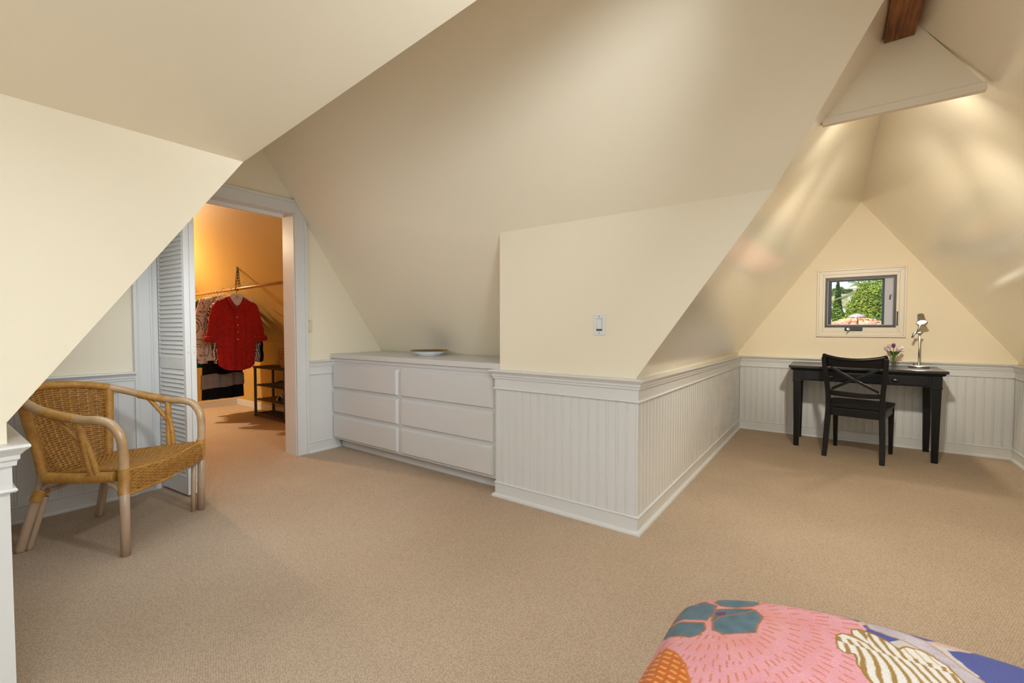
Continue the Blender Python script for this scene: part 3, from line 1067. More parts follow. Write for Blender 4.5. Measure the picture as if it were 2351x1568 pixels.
# ------------------------------------------------------------------ desk
DZ = .782
dk = thing('desk', 'black wooden writing desk with tapered legs under the window', 'desk', (.215, 5.0, 0))
TX = .56
MB().box((-TX, .030, DZ - .024), (TX, .585, DZ)).build('desk_top', BLACKT, dk, bevel=.004)
m = MB()
for x0, x1, y0, y1 in ((-TX + .012, TX - .012, .042, .575),):
    m.hexa([(x0 + .012, y0 + .012, DZ - .044), (x1 - .012, y0 + .012, DZ - .044), (x1 - .012, y1 - .006, DZ - .044), (x0 + .012, y1 - .006, DZ - .044)],
           [(x0, y0, DZ - .0245), (x1, y0, DZ - .0245), (x1, y1, DZ - .0245), (x0, y1, DZ - .0245)])
m.build('top_moulding', BLACKW, dk)
AX, AY0, AY1, AZ0 = .525, .066, .565, .640
MB().box((-AX + .02, AY0 + .006, AZ0), (AX - .02, AY0 + .028, DZ - .044)).build('front_apron', BLACKW, dk)
MB().box((-AX + .02, AY1 - .03, AZ0), (AX - .02, AY1 - .008, DZ - .044)).build('back_apron', BLACKW, dk)
for sx in (-1, 1):
    MB().box((sx * (AX - .008), AY0 + .03, AZ0), (sx * (AX - .03), AY1 - .03, DZ - .044)).build('side_apron', BLACKW, dk)
    for y0, y1 in ((AY0, AY0 + .066), (AY1 - .066, AY1)):
        x0, x1 = sx * AX, sx * (AX - .066)
        g = MB().box((x0, y0, .635), (x1, y1, DZ - .044))
        xm, ym = (x0 + x1) / 2, (y0 + y1) / 2
        f = .021
        g.box((x0 + sx * .003, y0 - .003, .628), (x1 - sx * .003, y1 + .003, .640))
        g.hexa([(xm - f, ym - f, 0), (xm + f, ym - f, 0), (xm + f, ym + f, 0), (xm - f, ym + f, 0)],
               [(xm - .031, ym - .031, .630), (xm + .031, ym - .031, .630), (xm + .031, ym + .031, .630), (xm - .031, ym + .031, .630)])
        g.build('leg', BLACKW, dk, bevel=.002)
dr = MB().box((-AX + .085, AY0 - .002, AZ0 + .012), (AX - .085, AY0 + .01, DZ - .054)).build('drawer', BLACKW, dk, bevel=.003)
for kx in (-.225, .225):
    MB().lathe([(.006, 0), (.007, .012), (.019, .018), (.021, .024), (.014, .030), (.004, .032)], 16, (kx, AY0 - .002, .690), Matrix.Rotation(R(90), 3, 'X') @ Matrix.Diagonal((1.2, .7, 1))).build('knob', PEWTER, dr, smooth=True)

# ------------------------------------------------------------------ desk chair
ch = thing('desk_chair', 'black wooden chair with a crossed back pushed up to the desk', 'chair', (.193, 5.035, 0), R(-10.2))
for sx in (-1, 1):
    # rear leg and back post in one curved piece
    path = [(sx * .200, -.252, 0), (sx * .196, -.222, .16), (sx * .190, -.203, .32), (sx * .186, -.198, .46), (sx * .192, -.212, .60), (sx * .205, -.240, .74), (sx * .214, -.266, .884)]
    P = smooth_path(path, 6)
    m = MB()
    n = len(P)
    for i in range(n - 1):
        def q(p, t):
            w = .017 + .003 * math.sin(PI * min(1, t * 1.6))
            dd = .016 + .006 * math.sin(PI * min(1, t * 1.4))
            return [(p.x - w, p.y - dd, p.z), (p.x + w, p.y - dd, p.z), (p.x + w, p.y + dd, p.z), (p.x - w, p.y + dd, p.z)]
        m.hexa(q(P[i], i / (n - 1)), q(P[i + 1], (i + 1) / (n - 1)))
    m2 = MB()
    rings = []
    for i in range(n):
        rings += q(P[i], i / (n - 1))
    m2.add(rings, [tuple(range(3, -1, -1)), tuple(4 * (n - 1) + k for k in range(4))] +
           [(4 * i + k, 4 * i + (k + 1) % 4, 4 * i + 4 + (k + 1) % 4, 4 * i + 4 + k) for i in range(n - 1) for k in range(4)])
    m2.build('rear_leg', BLACKW, ch, bevel=.004)
    x = sx * .205
    m = MB().hexa([(x - .014, .218, 0), (x + .014, .218, 0), (x + .014, .246, 0), (x - .014, .246, 0)],
                  [(x - .021, .200, .43), (x + .021, .200, .43), (x + .021, .240, .43), (x - .021, .240, .43)])
    m.build('front_leg', BLACKW, ch, bevel=.003)
    MB().bar((sx * .198, -.19, .405), (sx * .208, .21, .405), .020, .060).build('side_apron', BLACKW, ch, bevel=.003)
MB().bar((-.19, .222, .405), (.19, .222, .405), .020, .060).build('front_apron', BLACKW, ch, bevel=.003)
MB().bar((-.175, -.196, .400), (.175, -.196, .400), .022, .070).build('rear_apron', BLACKW, ch, bevel=.003)
# dished seat with a rounded front
def seat_pt(u, v):
    y = -.205 + v * .470
    hw = .215 + .022 * math.sin(PI * min(1, v * .75)) - (.03 * max(0, (v - .9) / .1) ** 2)
    if v < .1:
        hw -= .012 * (1 - v / .1)
    x = (u - .5) * 2 * hw
    z = .468 - .010 * math.cos((u - .5) * PI) ** 2 * math.sin(PI * v)
    return (x, y, z)
m = MB()
nu, nv = 17, 15
top = [seat_pt(i / (nu - 1), j / (nv - 1)) for j in range(nv) for i in range(nu)]
bot = [(p[0] * .985, p[1] * .99, .438) for p in top]
fs = []
N = len(top)
for j in range(nv - 1):
    for i in range(nu - 1):
        a = j * nu + i
        fs.append((a, a + 1, a + nu + 1, a + nu))
        fs.append((N + a, N + a + nu, N + a + nu + 1, N + a + 1))
edge = [i for i in range(nu)] + [j * nu + nu - 1 for j in range(1, nv)] + [(nv - 1) * nu + i for i in range(nu - 2, -1, -1)] + [j * nu for j in range(nv - 2, 0, -1)]
for k in range(len(edge)):
    a, b_ = edge[k], edge[(k + 1) % len(edge)]
    fs.append((a, b_, N + b_, N + a))
m.add(top + bot, fs)
m.build('seat', BLACKW, ch, bevel=.005, seg=3)
# crest rail: curved, with a rolled top edge
def crest(u, z0, z1, th, bow, yb, hw):
    x = (u - .5) * 2 * hw
    y = yb - bow * (1 - (2 * u - 1) ** 2)
    return x, y
m = MB()
nseg = 20
ring = []
for i in range(nseg + 1):
    u = i / nseg
    x, y = crest(u, 0, 0, 0, .038, -.245, .205)
    dip = .020 * (1 - (2 * u - 1) ** 2)
    up = .004 * (2 * u - 1) ** 2
    yl, yt = y + .014, y - .020
    z0, z1 = .800, .895 - dip + up * 3
    ring += [(x, yl - .010, z0), (x, yl + .010, z0), (x, yt + .010, z1), (x, yt - .010, z1)]
m.add(ring, [tuple(range(3, -1, -1)), tuple(4 * nseg + k for k in range(4))] + [(4 * i + k, 4 * i + (k + 1) % 4, 4 * i + 4 + (k + 1) % 4, 4 * i + 4 + k) for i in range(nseg) for k in range(4)])
m.build('crest_rail', BLACKW, ch, bevel=.004)
P = []
for i in range(nseg + 1):
    u = i / nseg
    x, y = crest(u, 0, 0, 0, .038, -.245, .219)
    dip = .020 * (1 - (2 * u - 1) ** 2)
    P.append((x, y - .018, .888 - dip + .012 * (2 * u - 1) ** 2))
MB().tube(P, [.0145 + .002 * abs(2 * i / nseg - 1) ** 6 for i in range(nseg + 1)], 10).build('rolled_top', BLACKW, ch, smooth=True)
# lower back rail
m = MB()
ring = []
for i in range(nseg + 1):
    u = i / nseg
    x, y = crest(u, 0, 0, 0, .022, -.207, .180)
    dz = -.006 * (1 - (2 * u - 1) ** 2)
    ring += [(x, y - .009, .545 + dz), (x, y + .009, .545 + dz), (x, y + .006, .590 + dz), (x, y - .012, .590 + dz)]
m.add(ring, [tuple(range(3, -1, -1)), tuple(4 * nseg + k for k in range(4))] + [(4 * i + k, 4 * i + (k + 1) % 4, 4 * i + 4 + (k + 1) % 4, 4 * i + 4 + k) for i in range(nseg) for k in range(4)])
m.build('back_rail', BLACKW, ch, bevel=.003)
for sg in (-1, 1):
    m = MB()
    ring = []
    k2 = 14
    for i in range(k2 + 1):
        tt = i / k2
        x = sg * (-.165 + .330 * tt)
        z = .600 + .195 * tt + .012 * math.sin(2 * PI * tt) * 0
        y = -.215 - .036 * tt - .026 * math.sin(PI * tt) + sg * .002
        ring += [(x, y - .007, z - .013), (x, y + .007, z - .013), (x, y + .007, z + .013), (x, y - .007, z + .013)]
    m.add(ring, [tuple(range(3, -1, -1)), tuple(4 * k2 + k for k in range(4))] + [(4 * i + k, 4 * i + (k + 1) % 4, 4 * i + 4 + (k + 1) % 4, 4 * i + 4 + k) for i in range(k2) for k in range(4)])
    m.build('cross_slat', BLACKW, ch, bevel=.003)

# ------------------------------------------------------------------ desk lamp
lp = thing('desk_lamp', 'brushed nickel desk lamp with a lit bulb on the desk', 'lamp', (.632, 5.42, DZ))
MB().lathe([(.012, 0), (.072, 0), (.076, .004), (.076, .012), (.070, .018), (.012, .020)], 40).build('base', NICKEL, lp, smooth=False, bevel=.002)
MB().tube([(0, 0, .018), (0, 0, .315)], .0075, 14).build('pole', NICKEL, lp, smooth=True)
MB().tube([(0, 0, .300), (0, 0, .322)], .012, 14).tube([(-.035, -.004, .312), (.02, 0, .312)], .007, 12).build('joint', NICKEL, lp, smooth=True)
MB().tube([(-.030, -.004, .325), (-.052, -.010, .270)], .009, 12).tube([(-.050, -.006, .300), (-.030, -.004, .312)], .005, 8).build('counterweight', NICKEL, lp, smooth=True)
MB().tube([(-.02, -.004, .312), (-.006, -.006, .352), (.004, -.004, .40)], .006, 10).build('arm', NICKEL, lp, smooth=True)
SD = Vector((.04, -.60, -.78)).normalized()            # the shade opens towards the room and down
SC = Vector((.008, -.012, .430))
SMt = SD.to_track_quat('Z', 'Y').to_matrix()
MB().lathe([(.020, -.060), (.024, -.058), (.026, -.02), (.028, 0), (.038, .030), (.040, .034), (.037, .034), (.027, .002), (.022, -.015), (.018, -.04)], 28, SC, SMt).build('shade', NICKEL, lp, smooth=True)
MB().ball(SC + SD * .014, .023, 16, 10).build('bulb', BULBD, lp, smooth=True, label='glowing bulb')
lw = Vector((.632, 5.42, DZ)) + SC + SD * .044
light('desk_lamp_light', 'SPOT', lw, 17.0, (1, .87, .66), direction=SD, radius=.03, spot=116, blend=.35)
# cord
MB().tube(smooth_path([(-.02, .03, .012), (-.032, .05, .030), (-.02, .062, .010), (0, .07, .004)], 5), .003, 6).build('cord', BLACKF, lp, smooth=True)

# ------------------------------------------------------------------ vase and tulips
VX, VY = .458, 5.40
vs = thing('vase', 'small clear glass vase on the desk behind the chair back', 'vase', (VX, VY, DZ))
MB().lathe([(.004, 0), (.020, 0), (.021, .004), (.018, .012), (.026, .06), (.031, .112), (.0295, .112), (.0245, .06), (.0165, .016), (.004, .014)], 28).build('glass_body', VGLASS, vs, smooth=True)
MB().lathe([(.002, .015), (.0160, .016), (.020, .045), (.002, .045)], 20).build('water', VGLASS, vs, smooth=True)
def tulip(label, dx, dy, hz, lean, mt, leaves, rz):
    t = thing('tulip', label, 'flower', (VX, VY, DZ + .03), 0, 'tulips in the glass vase')
    top = Vector((dx, dy, hz))
    stem = smooth_path([(dx * .08, dy * .08, -.005), (dx * .25, dy * .25, .07), (dx * .7, dy * .7, hz * .72), top], 5)
    MB().tube(stem, .0026, 6).build('stem', LEAF, t, smooth=True)
    ax = (stem[-1] - stem[-3]).normalized()
    Mx = ax.to_track_quat('Z', 'Y').to_matrix()
    for k in range(6):
        a = 2 * PI * k / 6 + rz
        rad = .0125 if k % 2 else .0138
        def pet(u, v, a=a, rad=rad):
            w = math.sin(PI * min(1, .12 + .88 * v)) ** .6 * .62
            th = a + (u - .5) * 2 * w
            rr = rad * (math.sin(PI * (.10 + .72 * v))) + .001
            return top + Mx @ Vector((rr * math.cos(th), rr * math.sin(th), v * .044 - .004 - .004 * (2 * u - 1) ** 2))
        MB().grid(pet, 5, 7).build('petal', mt, t, smooth=True)
    for k in range(leaves):
        a = math.atan2(dy, dx) + (k - .5) * 1.5
        def lf(u, v, a=a):
            rr = .015 + .050 * v
            w = .010 * math.sin(PI * (.08 + .92 * v)) * (u - .5) * 2
            return Vector((rr * math.cos(a) - w * math.sin(a), rr * math.sin(a) + w * math.cos(a), .078 + .070 * v - .035 * v * v + .006 * abs(u - .5)))
        MB().grid(lf, 3, 8).build('leaf', LEAF, t, smooth=True)
tulip('pale pink tulip drooping at the left of the glass vase', -.052, -.010, .118, 0, TULIPW, 2, .2)
tulip('small white tulip behind the purple tulip', -.030, .014, .140, 0, TULIPW, 1, .5)
tulip('dark purple tulip standing highest in the vase', -.006, -.010, .150, 0, TULIPP, 2, .1)
tulip('white tulip facing the room right of the purple one', .022, -.018, .118, 0, TULIPW, 2, .9)
tulip('pale tulip leaning out at the right of the vase', .044, .004, .128, 0, TULIPW, 2, .4)

# ------------------------------------------------------------------ rattan armchair
rc = thing('rattan_armchair', 'woven golden rattan armchair with curved pole arms by the doorway', 'chair', (-3.248, .682, 0), R(-51.8))
RIM = [(.300, .10, .690), (.298, -.02, .712), (.286, -.13, .745), (.252, -.225, .778), (.175, -.310, .802), (.09, -.355, .815), (0, -.370, .819)]
RIMF = RIM + [(-x, y, z) for x, y, z in RIM[-2::-1]]
def rim_at(u):
    P = RIMS
    k = u * (len(P) - 1)
    i = min(len(P) - 2, int(k))
    return P[i].lerp(P[i + 1], k - i)
RIMS = resample(smooth_path(RIMF, 8), 120)
# arms: the rim runs on into the front legs
for sx in (-1, 1):
    P = smooth_path([(sx * .252, -.225, .778), (sx * .286, -.13, .745), (sx * .298, -.02, .712), (sx * .300, .10, .690), (sx * .300, .19, .684), (sx * .299, .245, .660), (sx * .296, .283, .600), (sx * .293, .292, .520), (sx * .290, .290, .42)], 7)
    MB().tube(P, .0212, 14).build('arm', POLEG, rc, smooth=True, label='smooth tan pole arm')
    MB().coil([(sx * .293, -.085, .728), (sx * .299, -.01, .710), (sx * .300, .075, .694)], .0222, .0085, .0026, 14).build('arm_binding', RATTANB, rc, smooth=True)
    # front leg: main pole with a companion pole
    m = MB().tube([(sx * .290, .290, .42), (sx * .288, .288, .2), (sx * .284, .284, 0)], .0205, 14)
    m.tube([(sx * .262, .262, .34), (sx * .258, .258, .15), (sx * .258, .256, 0)], .013, 10)
    m.build('front_leg', POLE, rc, smooth=True)
    MB().coil([(sx * .287, .286, .315), (sx * .290, .289, .445)], .0235, .0062, .0016, 14).build('leg_binding', RATTANB, rc, smooth=True)
    # rear leg
    P = smooth_path([(sx * .228, -.285, 0), (sx * .214, -.245, .16), (sx * .200, -.205, .30), (sx * .194, -.192, .39)], 6)
    P2 = smooth_path([(sx * .205, -.262, 0), (sx * .194, -.225, .14), (sx * .186, -.190, .27)], 6)
    MB().tube(P, .0205, 14).tube(P2, .0135, 10).build('rear_leg', POLE, rc, smooth=True)
    MB().coil([(sx * .205, -.220, .255), (sx * .197, -.196, .312)], .026, .0066, .0016, 14).build('leg_binding', RATTANB, rc, smooth=True)
    # bound back stile
    MB().coil([(sx * .194, -.192, .38), (sx * .212, -.200, .52), (sx * .236, -.215, .66), (sx * .252, -.226, .776)], .0205, .0055, .0014, 14).build('back_stile', RATTANB, rc, smooth=True)
    # upright and brace under the arm
    m = MB().coil([(sx * .262, .115, .405), (sx * .280, .102, .52), (sx * .298, .088, .682)], .0155, .0085, .0018, 12)
    m.coil([(sx * .264, .140, .405), (sx * .276, .125, .50), (sx * .284, .104, .58)], .0125, .0085, .0018, 10)
    m.build('arm_upright', RATTANB, rc, smooth=True)
    MB().coil([(sx * .282, .098, .565), (sx * .292, .030, .640), (sx * .298, -.035, .706)], .0115, .0075, .0018, 10).build('arm_brace', RATTANB, rc, smooth=True)
    # side rail
    MB().coil([(sx * .205, -.165, .372), (sx * .240, .03, .380), (sx * .270, .235, .397)], .026, .0095, .002, 12).build('side_rail', RATTANB, rc, smooth=True)
    MB().tube(smooth_path([(sx * .204, -.212, .285), (sx * .208, -.180, .318), (sx * .218, -.130, .350)], 5), .010, 8).build('bracket', POLE, rc, smooth=True)
    MB().tube(smooth_path([(sx * .283, .268, .300), (sx * .278, .245, .340), (sx * .270, .200, .365)], 5), .011, 8).build('bracket', POLE, rc, smooth=True)
# top rail bound in cane
MB().coil([RIMS[i] for i in range(32, 89, 4)], .0215, .0060, .0014, 14).build('top_rail', RATTANB, rc, smooth=True)
MB().tube([(-.275, .283, .312), (0, .292, .305), (.275, .283, .312)], .0155, 12).build('front_rail', POLE, rc, smooth=True)
MB().coil([(-.02, .292, .305), (.12, .290, .308), (.272, .283, .312)], .0165, .0085, .0014, 12).build('rail_binding', RATTANB, rc, smooth=True)
MB().tube([(-.198, -.208, .290), (.198, -.208, .290)], .0125, 10).build('stretcher', POLE, rc, smooth=True)
MB().coil([(.198, -.208, .290), (.155, -.208, .290)], .0145, .008, .0016, 10).build('stretcher_binding', RATTANB, rc, smooth=True)


def weave(fn, nwarp, nweft, r, amp):
    """over-and-under strands on a surface fn(u, v)"""
    m = MB()
    e = 1e-3
    def nrm(u, v):
        a = Vector(fn(min(1, u + e), v)) - Vector(fn(max(0, u - e), v))
        b = Vector(fn(u, min(1, v + e))) - Vector(fn(u, max(0, v - e)))
        n = a.cross(b)
        return n.normalized() if n.length > 1e-12 else Vector((0, 0, 1))
    for i in range(nwarp):
        u = i / (nwarp - 1)
        m.tube([fn(u, j / 14) for j in range(15)], r * 1.1, 6)
    for j in range(nweft):
        v = (j + .5) / nweft
        P = []
        for i in range(2 * nwarp - 1):
            u = i / (2 * nwarp - 2)
            s = 0 if i % 2 else (1 if (i // 2 + j) % 2 else -1)
            P.append(Vector(fn(u, v)) + nrm(u, v) * amp * s)
        m.tube(P, r, 6)
    return m


def back_fn(u, v):
    t = rim_at(.282 + .436 * u)
    b = Vector((.186 * (1 - 2 * u), -.188 - .036 * (1 - (2 * u - 1) ** 2), .352))
    p = b.lerp(t, v)
    p.y -= .022 * math.sin(PI * v) * (1 - (2 * u - 1) ** 2)
    return p
stuff(weave(back_fn, 15, 38, .0064, .0046).build('woven_back', RATTAN, rc, smooth=True, label='woven cane back'))
def seat_fn(u, v):
    # v 0..0.78 seat surface, then over the front edge and down to the rail
    vv = min(1, v / .76)
    hw = .190 + .085 * vv
    x = hw * (1 - 2 * u)
    dish = (1 - (2 * u - 1) ** 2)
    if v <= .76:
        return Vector((x, -.195 + .475 * vv + .012 * dish * vv, .392 + .042 * vv - .034 * dish * (1 - .35 * vv) - .004))
    w = (v - .76) / .24
    a = w * PI / 2
    z0 = .392 + .042 - .034 * dish * .65 - .004
    return Vector((x, .280 + .012 * dish + .020 * math.sin(min(PI / 2, a * 2.2)), z0 - (z0 - .318) * (w ** 1.15)))
stuff(weave(seat_fn, 22, 58, .0056, .0042).build('woven_seat', RATTAN, rc, smooth=True, label='woven cane seat'))
m = MB()
for sx in (-1, 1):
    m.coil([(sx * .272, .288, .425), (sx * .16, .292, .415), (0, .296, .402)], .006, .008, .0012, 8)
m.build('seat_edge', RATTANB, rc, smooth=True)

# ------------------------------------------------------------------ closet: rod, chain, clothes
RY, RZ = 2.32, 1.597
def rod_z(x): return RZ + (x + 5.645) * .011
def rod_y(x): return RY
rod = MB().tube([(XD - .18, RY, rod_z(XD - .18)), (XB + .01, RY, rod_z(XB))], .0165, 18).build('closet_rod', ROD, smooth=True)
tag(rod, 'varnished wooden clothes rod hung across the closet', 'rod')
chn = thing('chain', 'black chain loop holding the closet rod to the slope', 'chain', (-5.645, RY, rod_z(-5.645)))
lk = MB()
lp_ = []
for k in range(16):
    a = 2 * PI * k / 16
    lp_.append((.0105 * math.cos(a), 0, .0150 * math.sin(a) + (.0085 if math.sin(a) > 0 else -.0085)))
lk.tube(lp_, .0031, 6, closed=True)
lkm = lk.mesh('link', IRON, True)
topc = Vector((0, .006, p1(RY + .006) - rod_z(-5.645) - .012))
for sx in (-1, 1):
    bot = Vector((sx * .046 + .006, .0, .024))
    n = 7
    for i in range(n):
        p = topc.lerp(bot, i / (n - .4))
        o = share('link', lkm, chn, p, (0, math.atan2(sx * .046, .25) * -1, (PI / 2 * (i % 2)) + .5))
MB().tube([(-.040 + .080 * k / 10 + .006, .021 * math.cos(PI * k / 10) , -.021 * math.sin(PI * k / 10) + .004 * 0) for k in range(11)], .004, 6).build('loop', IRON, chn)
MB().tube([topc + Vector((0, 0, .022)), topc + Vector((0, 0, 0))], .004, 6).build('hook', IRON, chn)


def hanger(x, label, mt, hook_mt, width=.40, drop=.075, tilt=0.0, group='hangers on the closet rod', yo=0.0):
    """a hanger whose shoulders run across the rod"""
    h = thing('clothes_hanger', label, 'hanger', (x, RY + yo, rod_z(x)), tilt, group)
    r = .0165 + .0035
    P = [(0, r * math.cos(a) , r * math.sin(a)) for a in [R(200 - 20 * k) for k in range(1, 13)]]
    P = [(0, -r * math.sin(R(-60 + 25 * k)), r * math.cos(R(-60 + 25 * k))) for k in range(9)] 
    P += [(0, -.006, -.030), (0, 0, -.062)]
    MB().tube(smooth_path(P, 3), .0026 if hook_mt is STEEL else .0042, 8).build('hook', hook_mt, h, smooth=True)
    P = smooth_path([(0, -width / 2, -.062 - drop), (0, -width / 4, -.075 - drop * .38), (0, 0, -.062), (0, width / 4, -.075 - drop * .38), (0, width / 2, -.062 - drop)], 6)
    MB().tube(P, .006, 8).build('shoulder_bar', mt, h, smooth=True)
    MB().tube([(0, -width / 2 + .01, -.067 - drop), (0, width / 2 - .01, -.067 - drop)], .004, 6).build('cross_bar', mt, h)
    return h


def cloth_panel(hw_top, hw_bot, length, thick, shoulder=.07, neck=.075, neck_front=.085, hem=0.0, fold=.010, seed=1, nu=33, nv=30, mid=None, ph=3.0):
    """a hanging garment body: front and back sheets joined at the side seams (x across, -y front, z down)"""
    rnd = random.Random(seed)
    p1_, p2_ = rnd.random() * 6, rnd.random() * 6
    def sheet(front):
        def fn(u, v):
            s = 2 * u - 1
            k = v ** .8
            hw = hw_top + (hw_bot - hw_top) * k
            if mid:
                hw += mid * math.sin(PI * v)
            x = s * hw
            ax = abs(s)
            zt = -shoulder * max(0, ax - neck / hw_top) / (1 - neck / hw_top)
            if ax < neck / hw_top:
                q = ax / (neck / hw_top)
                zt = -(neck_front if front else .012) * (1 - q ** 2.2)
            zb = -length + hem * (ax ** 3)
            z = zt + (zb - zt) * v
            th = thick * (.35 + .65 * min(1, v * 3)) * math.sqrt(max(0, 1 - ax ** 3.5))
            f = fold * v * (math.sin(s * ph * PI + p1_ + 1.5 * v) + .6 * math.sin(s * ph * 2.1 * PI + p2_)) * (1 - ax ** 4)
            return Vector((x, (-th if front else th) + f, z))
        return fn
    m = MB()
    m.grid(sheet(True), nu, nv)
    m.grid(sheet(False), nu, nv)
    return m, sheet(True)


def sleeve(P, r0, r1, flat=.55, n=14, seed=0, wr=.004):
    P = resample(smooth_path(P, 6), 18 if n < 40 else 110)
    m = MB()
    vs = []
    rnd = random.Random(seed)
    ph = rnd.random() * 6
    for i, p in enumerate(P):
        t = i / (len(P) - 1)
        d = (P[min(len(P) - 1, i + 1)] - P[max(0, i - 1)]).normalized()
        s = d.cross(Vector((0, 1, 0))).normalized()
        rr = r0 + (r1 - r0) * t + wr * math.sin(t * 30 + ph)
        for k in range(n):
            a = 2 * PI * k / n
            vs.append(p + s * math.cos(a) * rr + Vector((0, 1, 0)) * math.sin(a) * rr * flat)
    m.add(vs, [(i * n + k, i * n + (k + 1) % n, (i + 1) * n + (k + 1) % n, (i + 1) * n + k) for i in range(len(P) - 1) for k in range(n)])
    return m, P


# --- red shirt (front towards the room)
SX = -5.66
hg = hanger(SX, 'white hanger with a paper cover inside the red shirt', HANGW, HANGB, .40, .055)
rs = thing('red_shirt', 'red linen shirt with rolled sleeves hanging at the front of the rod', 'shirt', (SX, RY - .012, rod_z(SX) - .092), R(90))
body, fr = cloth_panel(.205, .196, .86, .036, shoulder=.075, neck=.075, neck_front=.105, hem=.075, fold=.012, seed=3, nu=45, nv=40, mid=.012, ph=3.4)
body.build('body', RED, rs, smooth=True)
for sx in (-1, 1):
    m, P = sleeve([(sx * .150, 0, -.092), (sx * .196, 0, -.150), (sx * .226, 0, -.28), (sx * .248, -.006, -.42), (sx * .260, -.010, -.50)], .060, .058, .46, 16, 5 + sx, .005)
    m.build('sleeve', RED, rs, smooth=True)
    d = (P[-1] - P[-4]).normalized()
    e = P[-1]
    s = d.cross(Vector((0, 1, 0))).normalized()
    m = MB()
    for dz, r, rt_ in ((-.022, .066, .013), (0, .071, .014), (.018, .066, .011)):
        ring = [e + d * (dz + .004 * math.sin(3 * a + dz * 90)) + s * math.cos(a) * r + Vector((0, 1, 0)) * math.sin(a) * r * .52 for a in [2 * PI * k / 24 for k in range(24)]]
        m.tube(ring, rt_, 8, closed=True)
    m.build('rolled_cuff', RED, rs, smooth=True)
m = MB()
for sx in (-1, 1):
    top = [(sx * .002, -.040, -.112), (sx * .030, -.046, -.090), (sx * .058, -.042, -.045), (sx * .074, -.018, -.002), (sx * .070, .012, .006)]
    bot = [(sx * .034, -.050, -.150), (sx * .070, -.052, -.128), (sx * .092, -.046, -.080), (sx * .100, -.020, -.028), (sx * .088, .014, -.012)]
    A, B = smooth_path(top, 5), smooth_path(bot, 5)
    n = len(A)
    m.add(A + B, [(i, i + 1, n + i + 1, n + i) for i in range(n - 1)])
cl = m.build('collar', RED, rs, smooth=True)
sol = cl.modifiers.new('thickness', 'SOLIDIFY')
sol.thickness = .006
def pk(u, v):
    p = fr(.5 + (u - .5) * .075, .03 + v * .50)
    return p + Vector((0, -.004, 0))
MB().grid(pk, 4, 20).build('placket', RED, rs, smooth=True)
for v in (.0, .17, .30, .42, .54):
    p = fr(.5, .02 + v * .92)
    MB().tube([(p.x, p.y - .004, p.z), (p.x, p.y - .009, p.z)], .0062, 10).build('button', PEARL, rs)
# paper cover in the neck with its printed crown and words
m = MB()
out = []
for k in range(13):
    a = PI * (1 - k / 12)
    out.append((.076 * math.cos(a), 0, .004 + .034 * math.sin(a) ** .8))
out += [(.068, 0, -.03), (.030, 0, -.085), (.004, 0, -.108), (-.004, 0, -.108), (-.030, 0, -.085), (-.068, 0, -.03)]
pc = m.poly([(-.026 - 0, p[0], p[2] - .096) for p in out], (.0015, 0, 0))
pc = MB().poly([(.006, p[0], p[2] - .092) for p in out], (.0015, 0, 0)).build('paper_cover', PAPER, hg, label='white printed paper cover')
TM = Matrix(((0, 0, 1, .0082), (1, 0, 0, .012), (0, 1, 0, -.117), (0, 0, 0, 1)))
text_mesh('printed_words', 'PARK CLE', .022, INK, pc, TM)
cr = MB()
cr.poly([(.008, y, z) for y, z in ((-.014, -.102), (.014, -.102), (.020, -.074), (.009, -.086), (0, -.072), (-.009, -.086), (-.020, -.074))], (.0006, 0, 0))
cr.build('printed_crown', GOLDP, pc)

# --- black jacket behind the red shirt
JX = -5.985
hanger(JX, 'steel hook hanger holding the black jacket', BLACKF, STEEL, .34, .07, yo=.05)
jk = thing('black_jacket', 'black long sleeved jacket showing only beyond the right cuff of the red shirt', 'jacket', (JX, RY + .050, rod_z(JX) - .100), R(90))
body, fr2 = cloth_panel(.180, .205, .62, .035, seed=8, nu=21, nv=18)
body.build('body', BLACKF, jk, smooth=True)
for sx in (-1, 1):
    m, P = sleeve([(sx * .150, 0, -.095), (sx * .205, 0, -.18), (sx * (.258 + .022 * sx), .0, -.36), (sx * (.275 + .050 * sx), 0, -.56), (sx * (.270 + .058 * sx), -.01, -.77)], .062, .052, .6, 14, 2)
    m.build('sleeve', BLACKF, jk, smooth=True)
    MB().ball(P[-1], .052, 12, 8, (1, .6, .35)).build('cuff', BLACKF, jk, smooth=True)
# --- black and white top between them
ZX = -5.785
hanger(ZX, 'steel hook hanger holding the black and white top', HANGW, STEEL, .34, .07)
zb_ = thing('zebra_top', 'black and white patterned top half hidden behind the red shirt', 'top', (ZX, RY, rod_z(ZX) - .100), R(90))
def zebra_mat():
    m = bpy.data.materials.new('zebra_print_fabric')
    m.use_nodes = True
    nt = m.node_tree
    b = nt.nodes['Principled BSDF']
    b.inputs['Roughness'].default_value = .9
    tc = nt.nodes.new('ShaderNodeTexCoord')
    w = nt.nodes.new('ShaderNodeTexWave')
    w.inputs['Scale'].default_value = 13
    w.inputs['Distortion'].default_value = 7
    w.inputs['Detail'].default_value = 1.5
    w.inputs['Detail Scale'].default_value = 2.5
    nt.links.new(tc.outputs['Object'], w.inputs['Vector'])
    r = nt.nodes.new('ShaderNodeValToRGB')
    r.color_ramp.interpolation = 'CONSTANT'
    r.color_ramp.elements[0].color = (.012, .012, .014, 1)
    r.color_ramp.elements[1].position = .5
    r.color_ramp.elements[1].color = (.66, .62, .58, 1)
    nt.links.new(w.outputs['Fac'], r.inputs['Fac'])
    nt.links.new(r.outputs['Color'], b.inputs['Base Color'])
    return m
ZEB = zebra_mat()
body, _ = cloth_panel(.180, .225, .68, .035, seed=4, nu=25, nv=20)
body.build('body', ZEB, zb_, smooth=True)
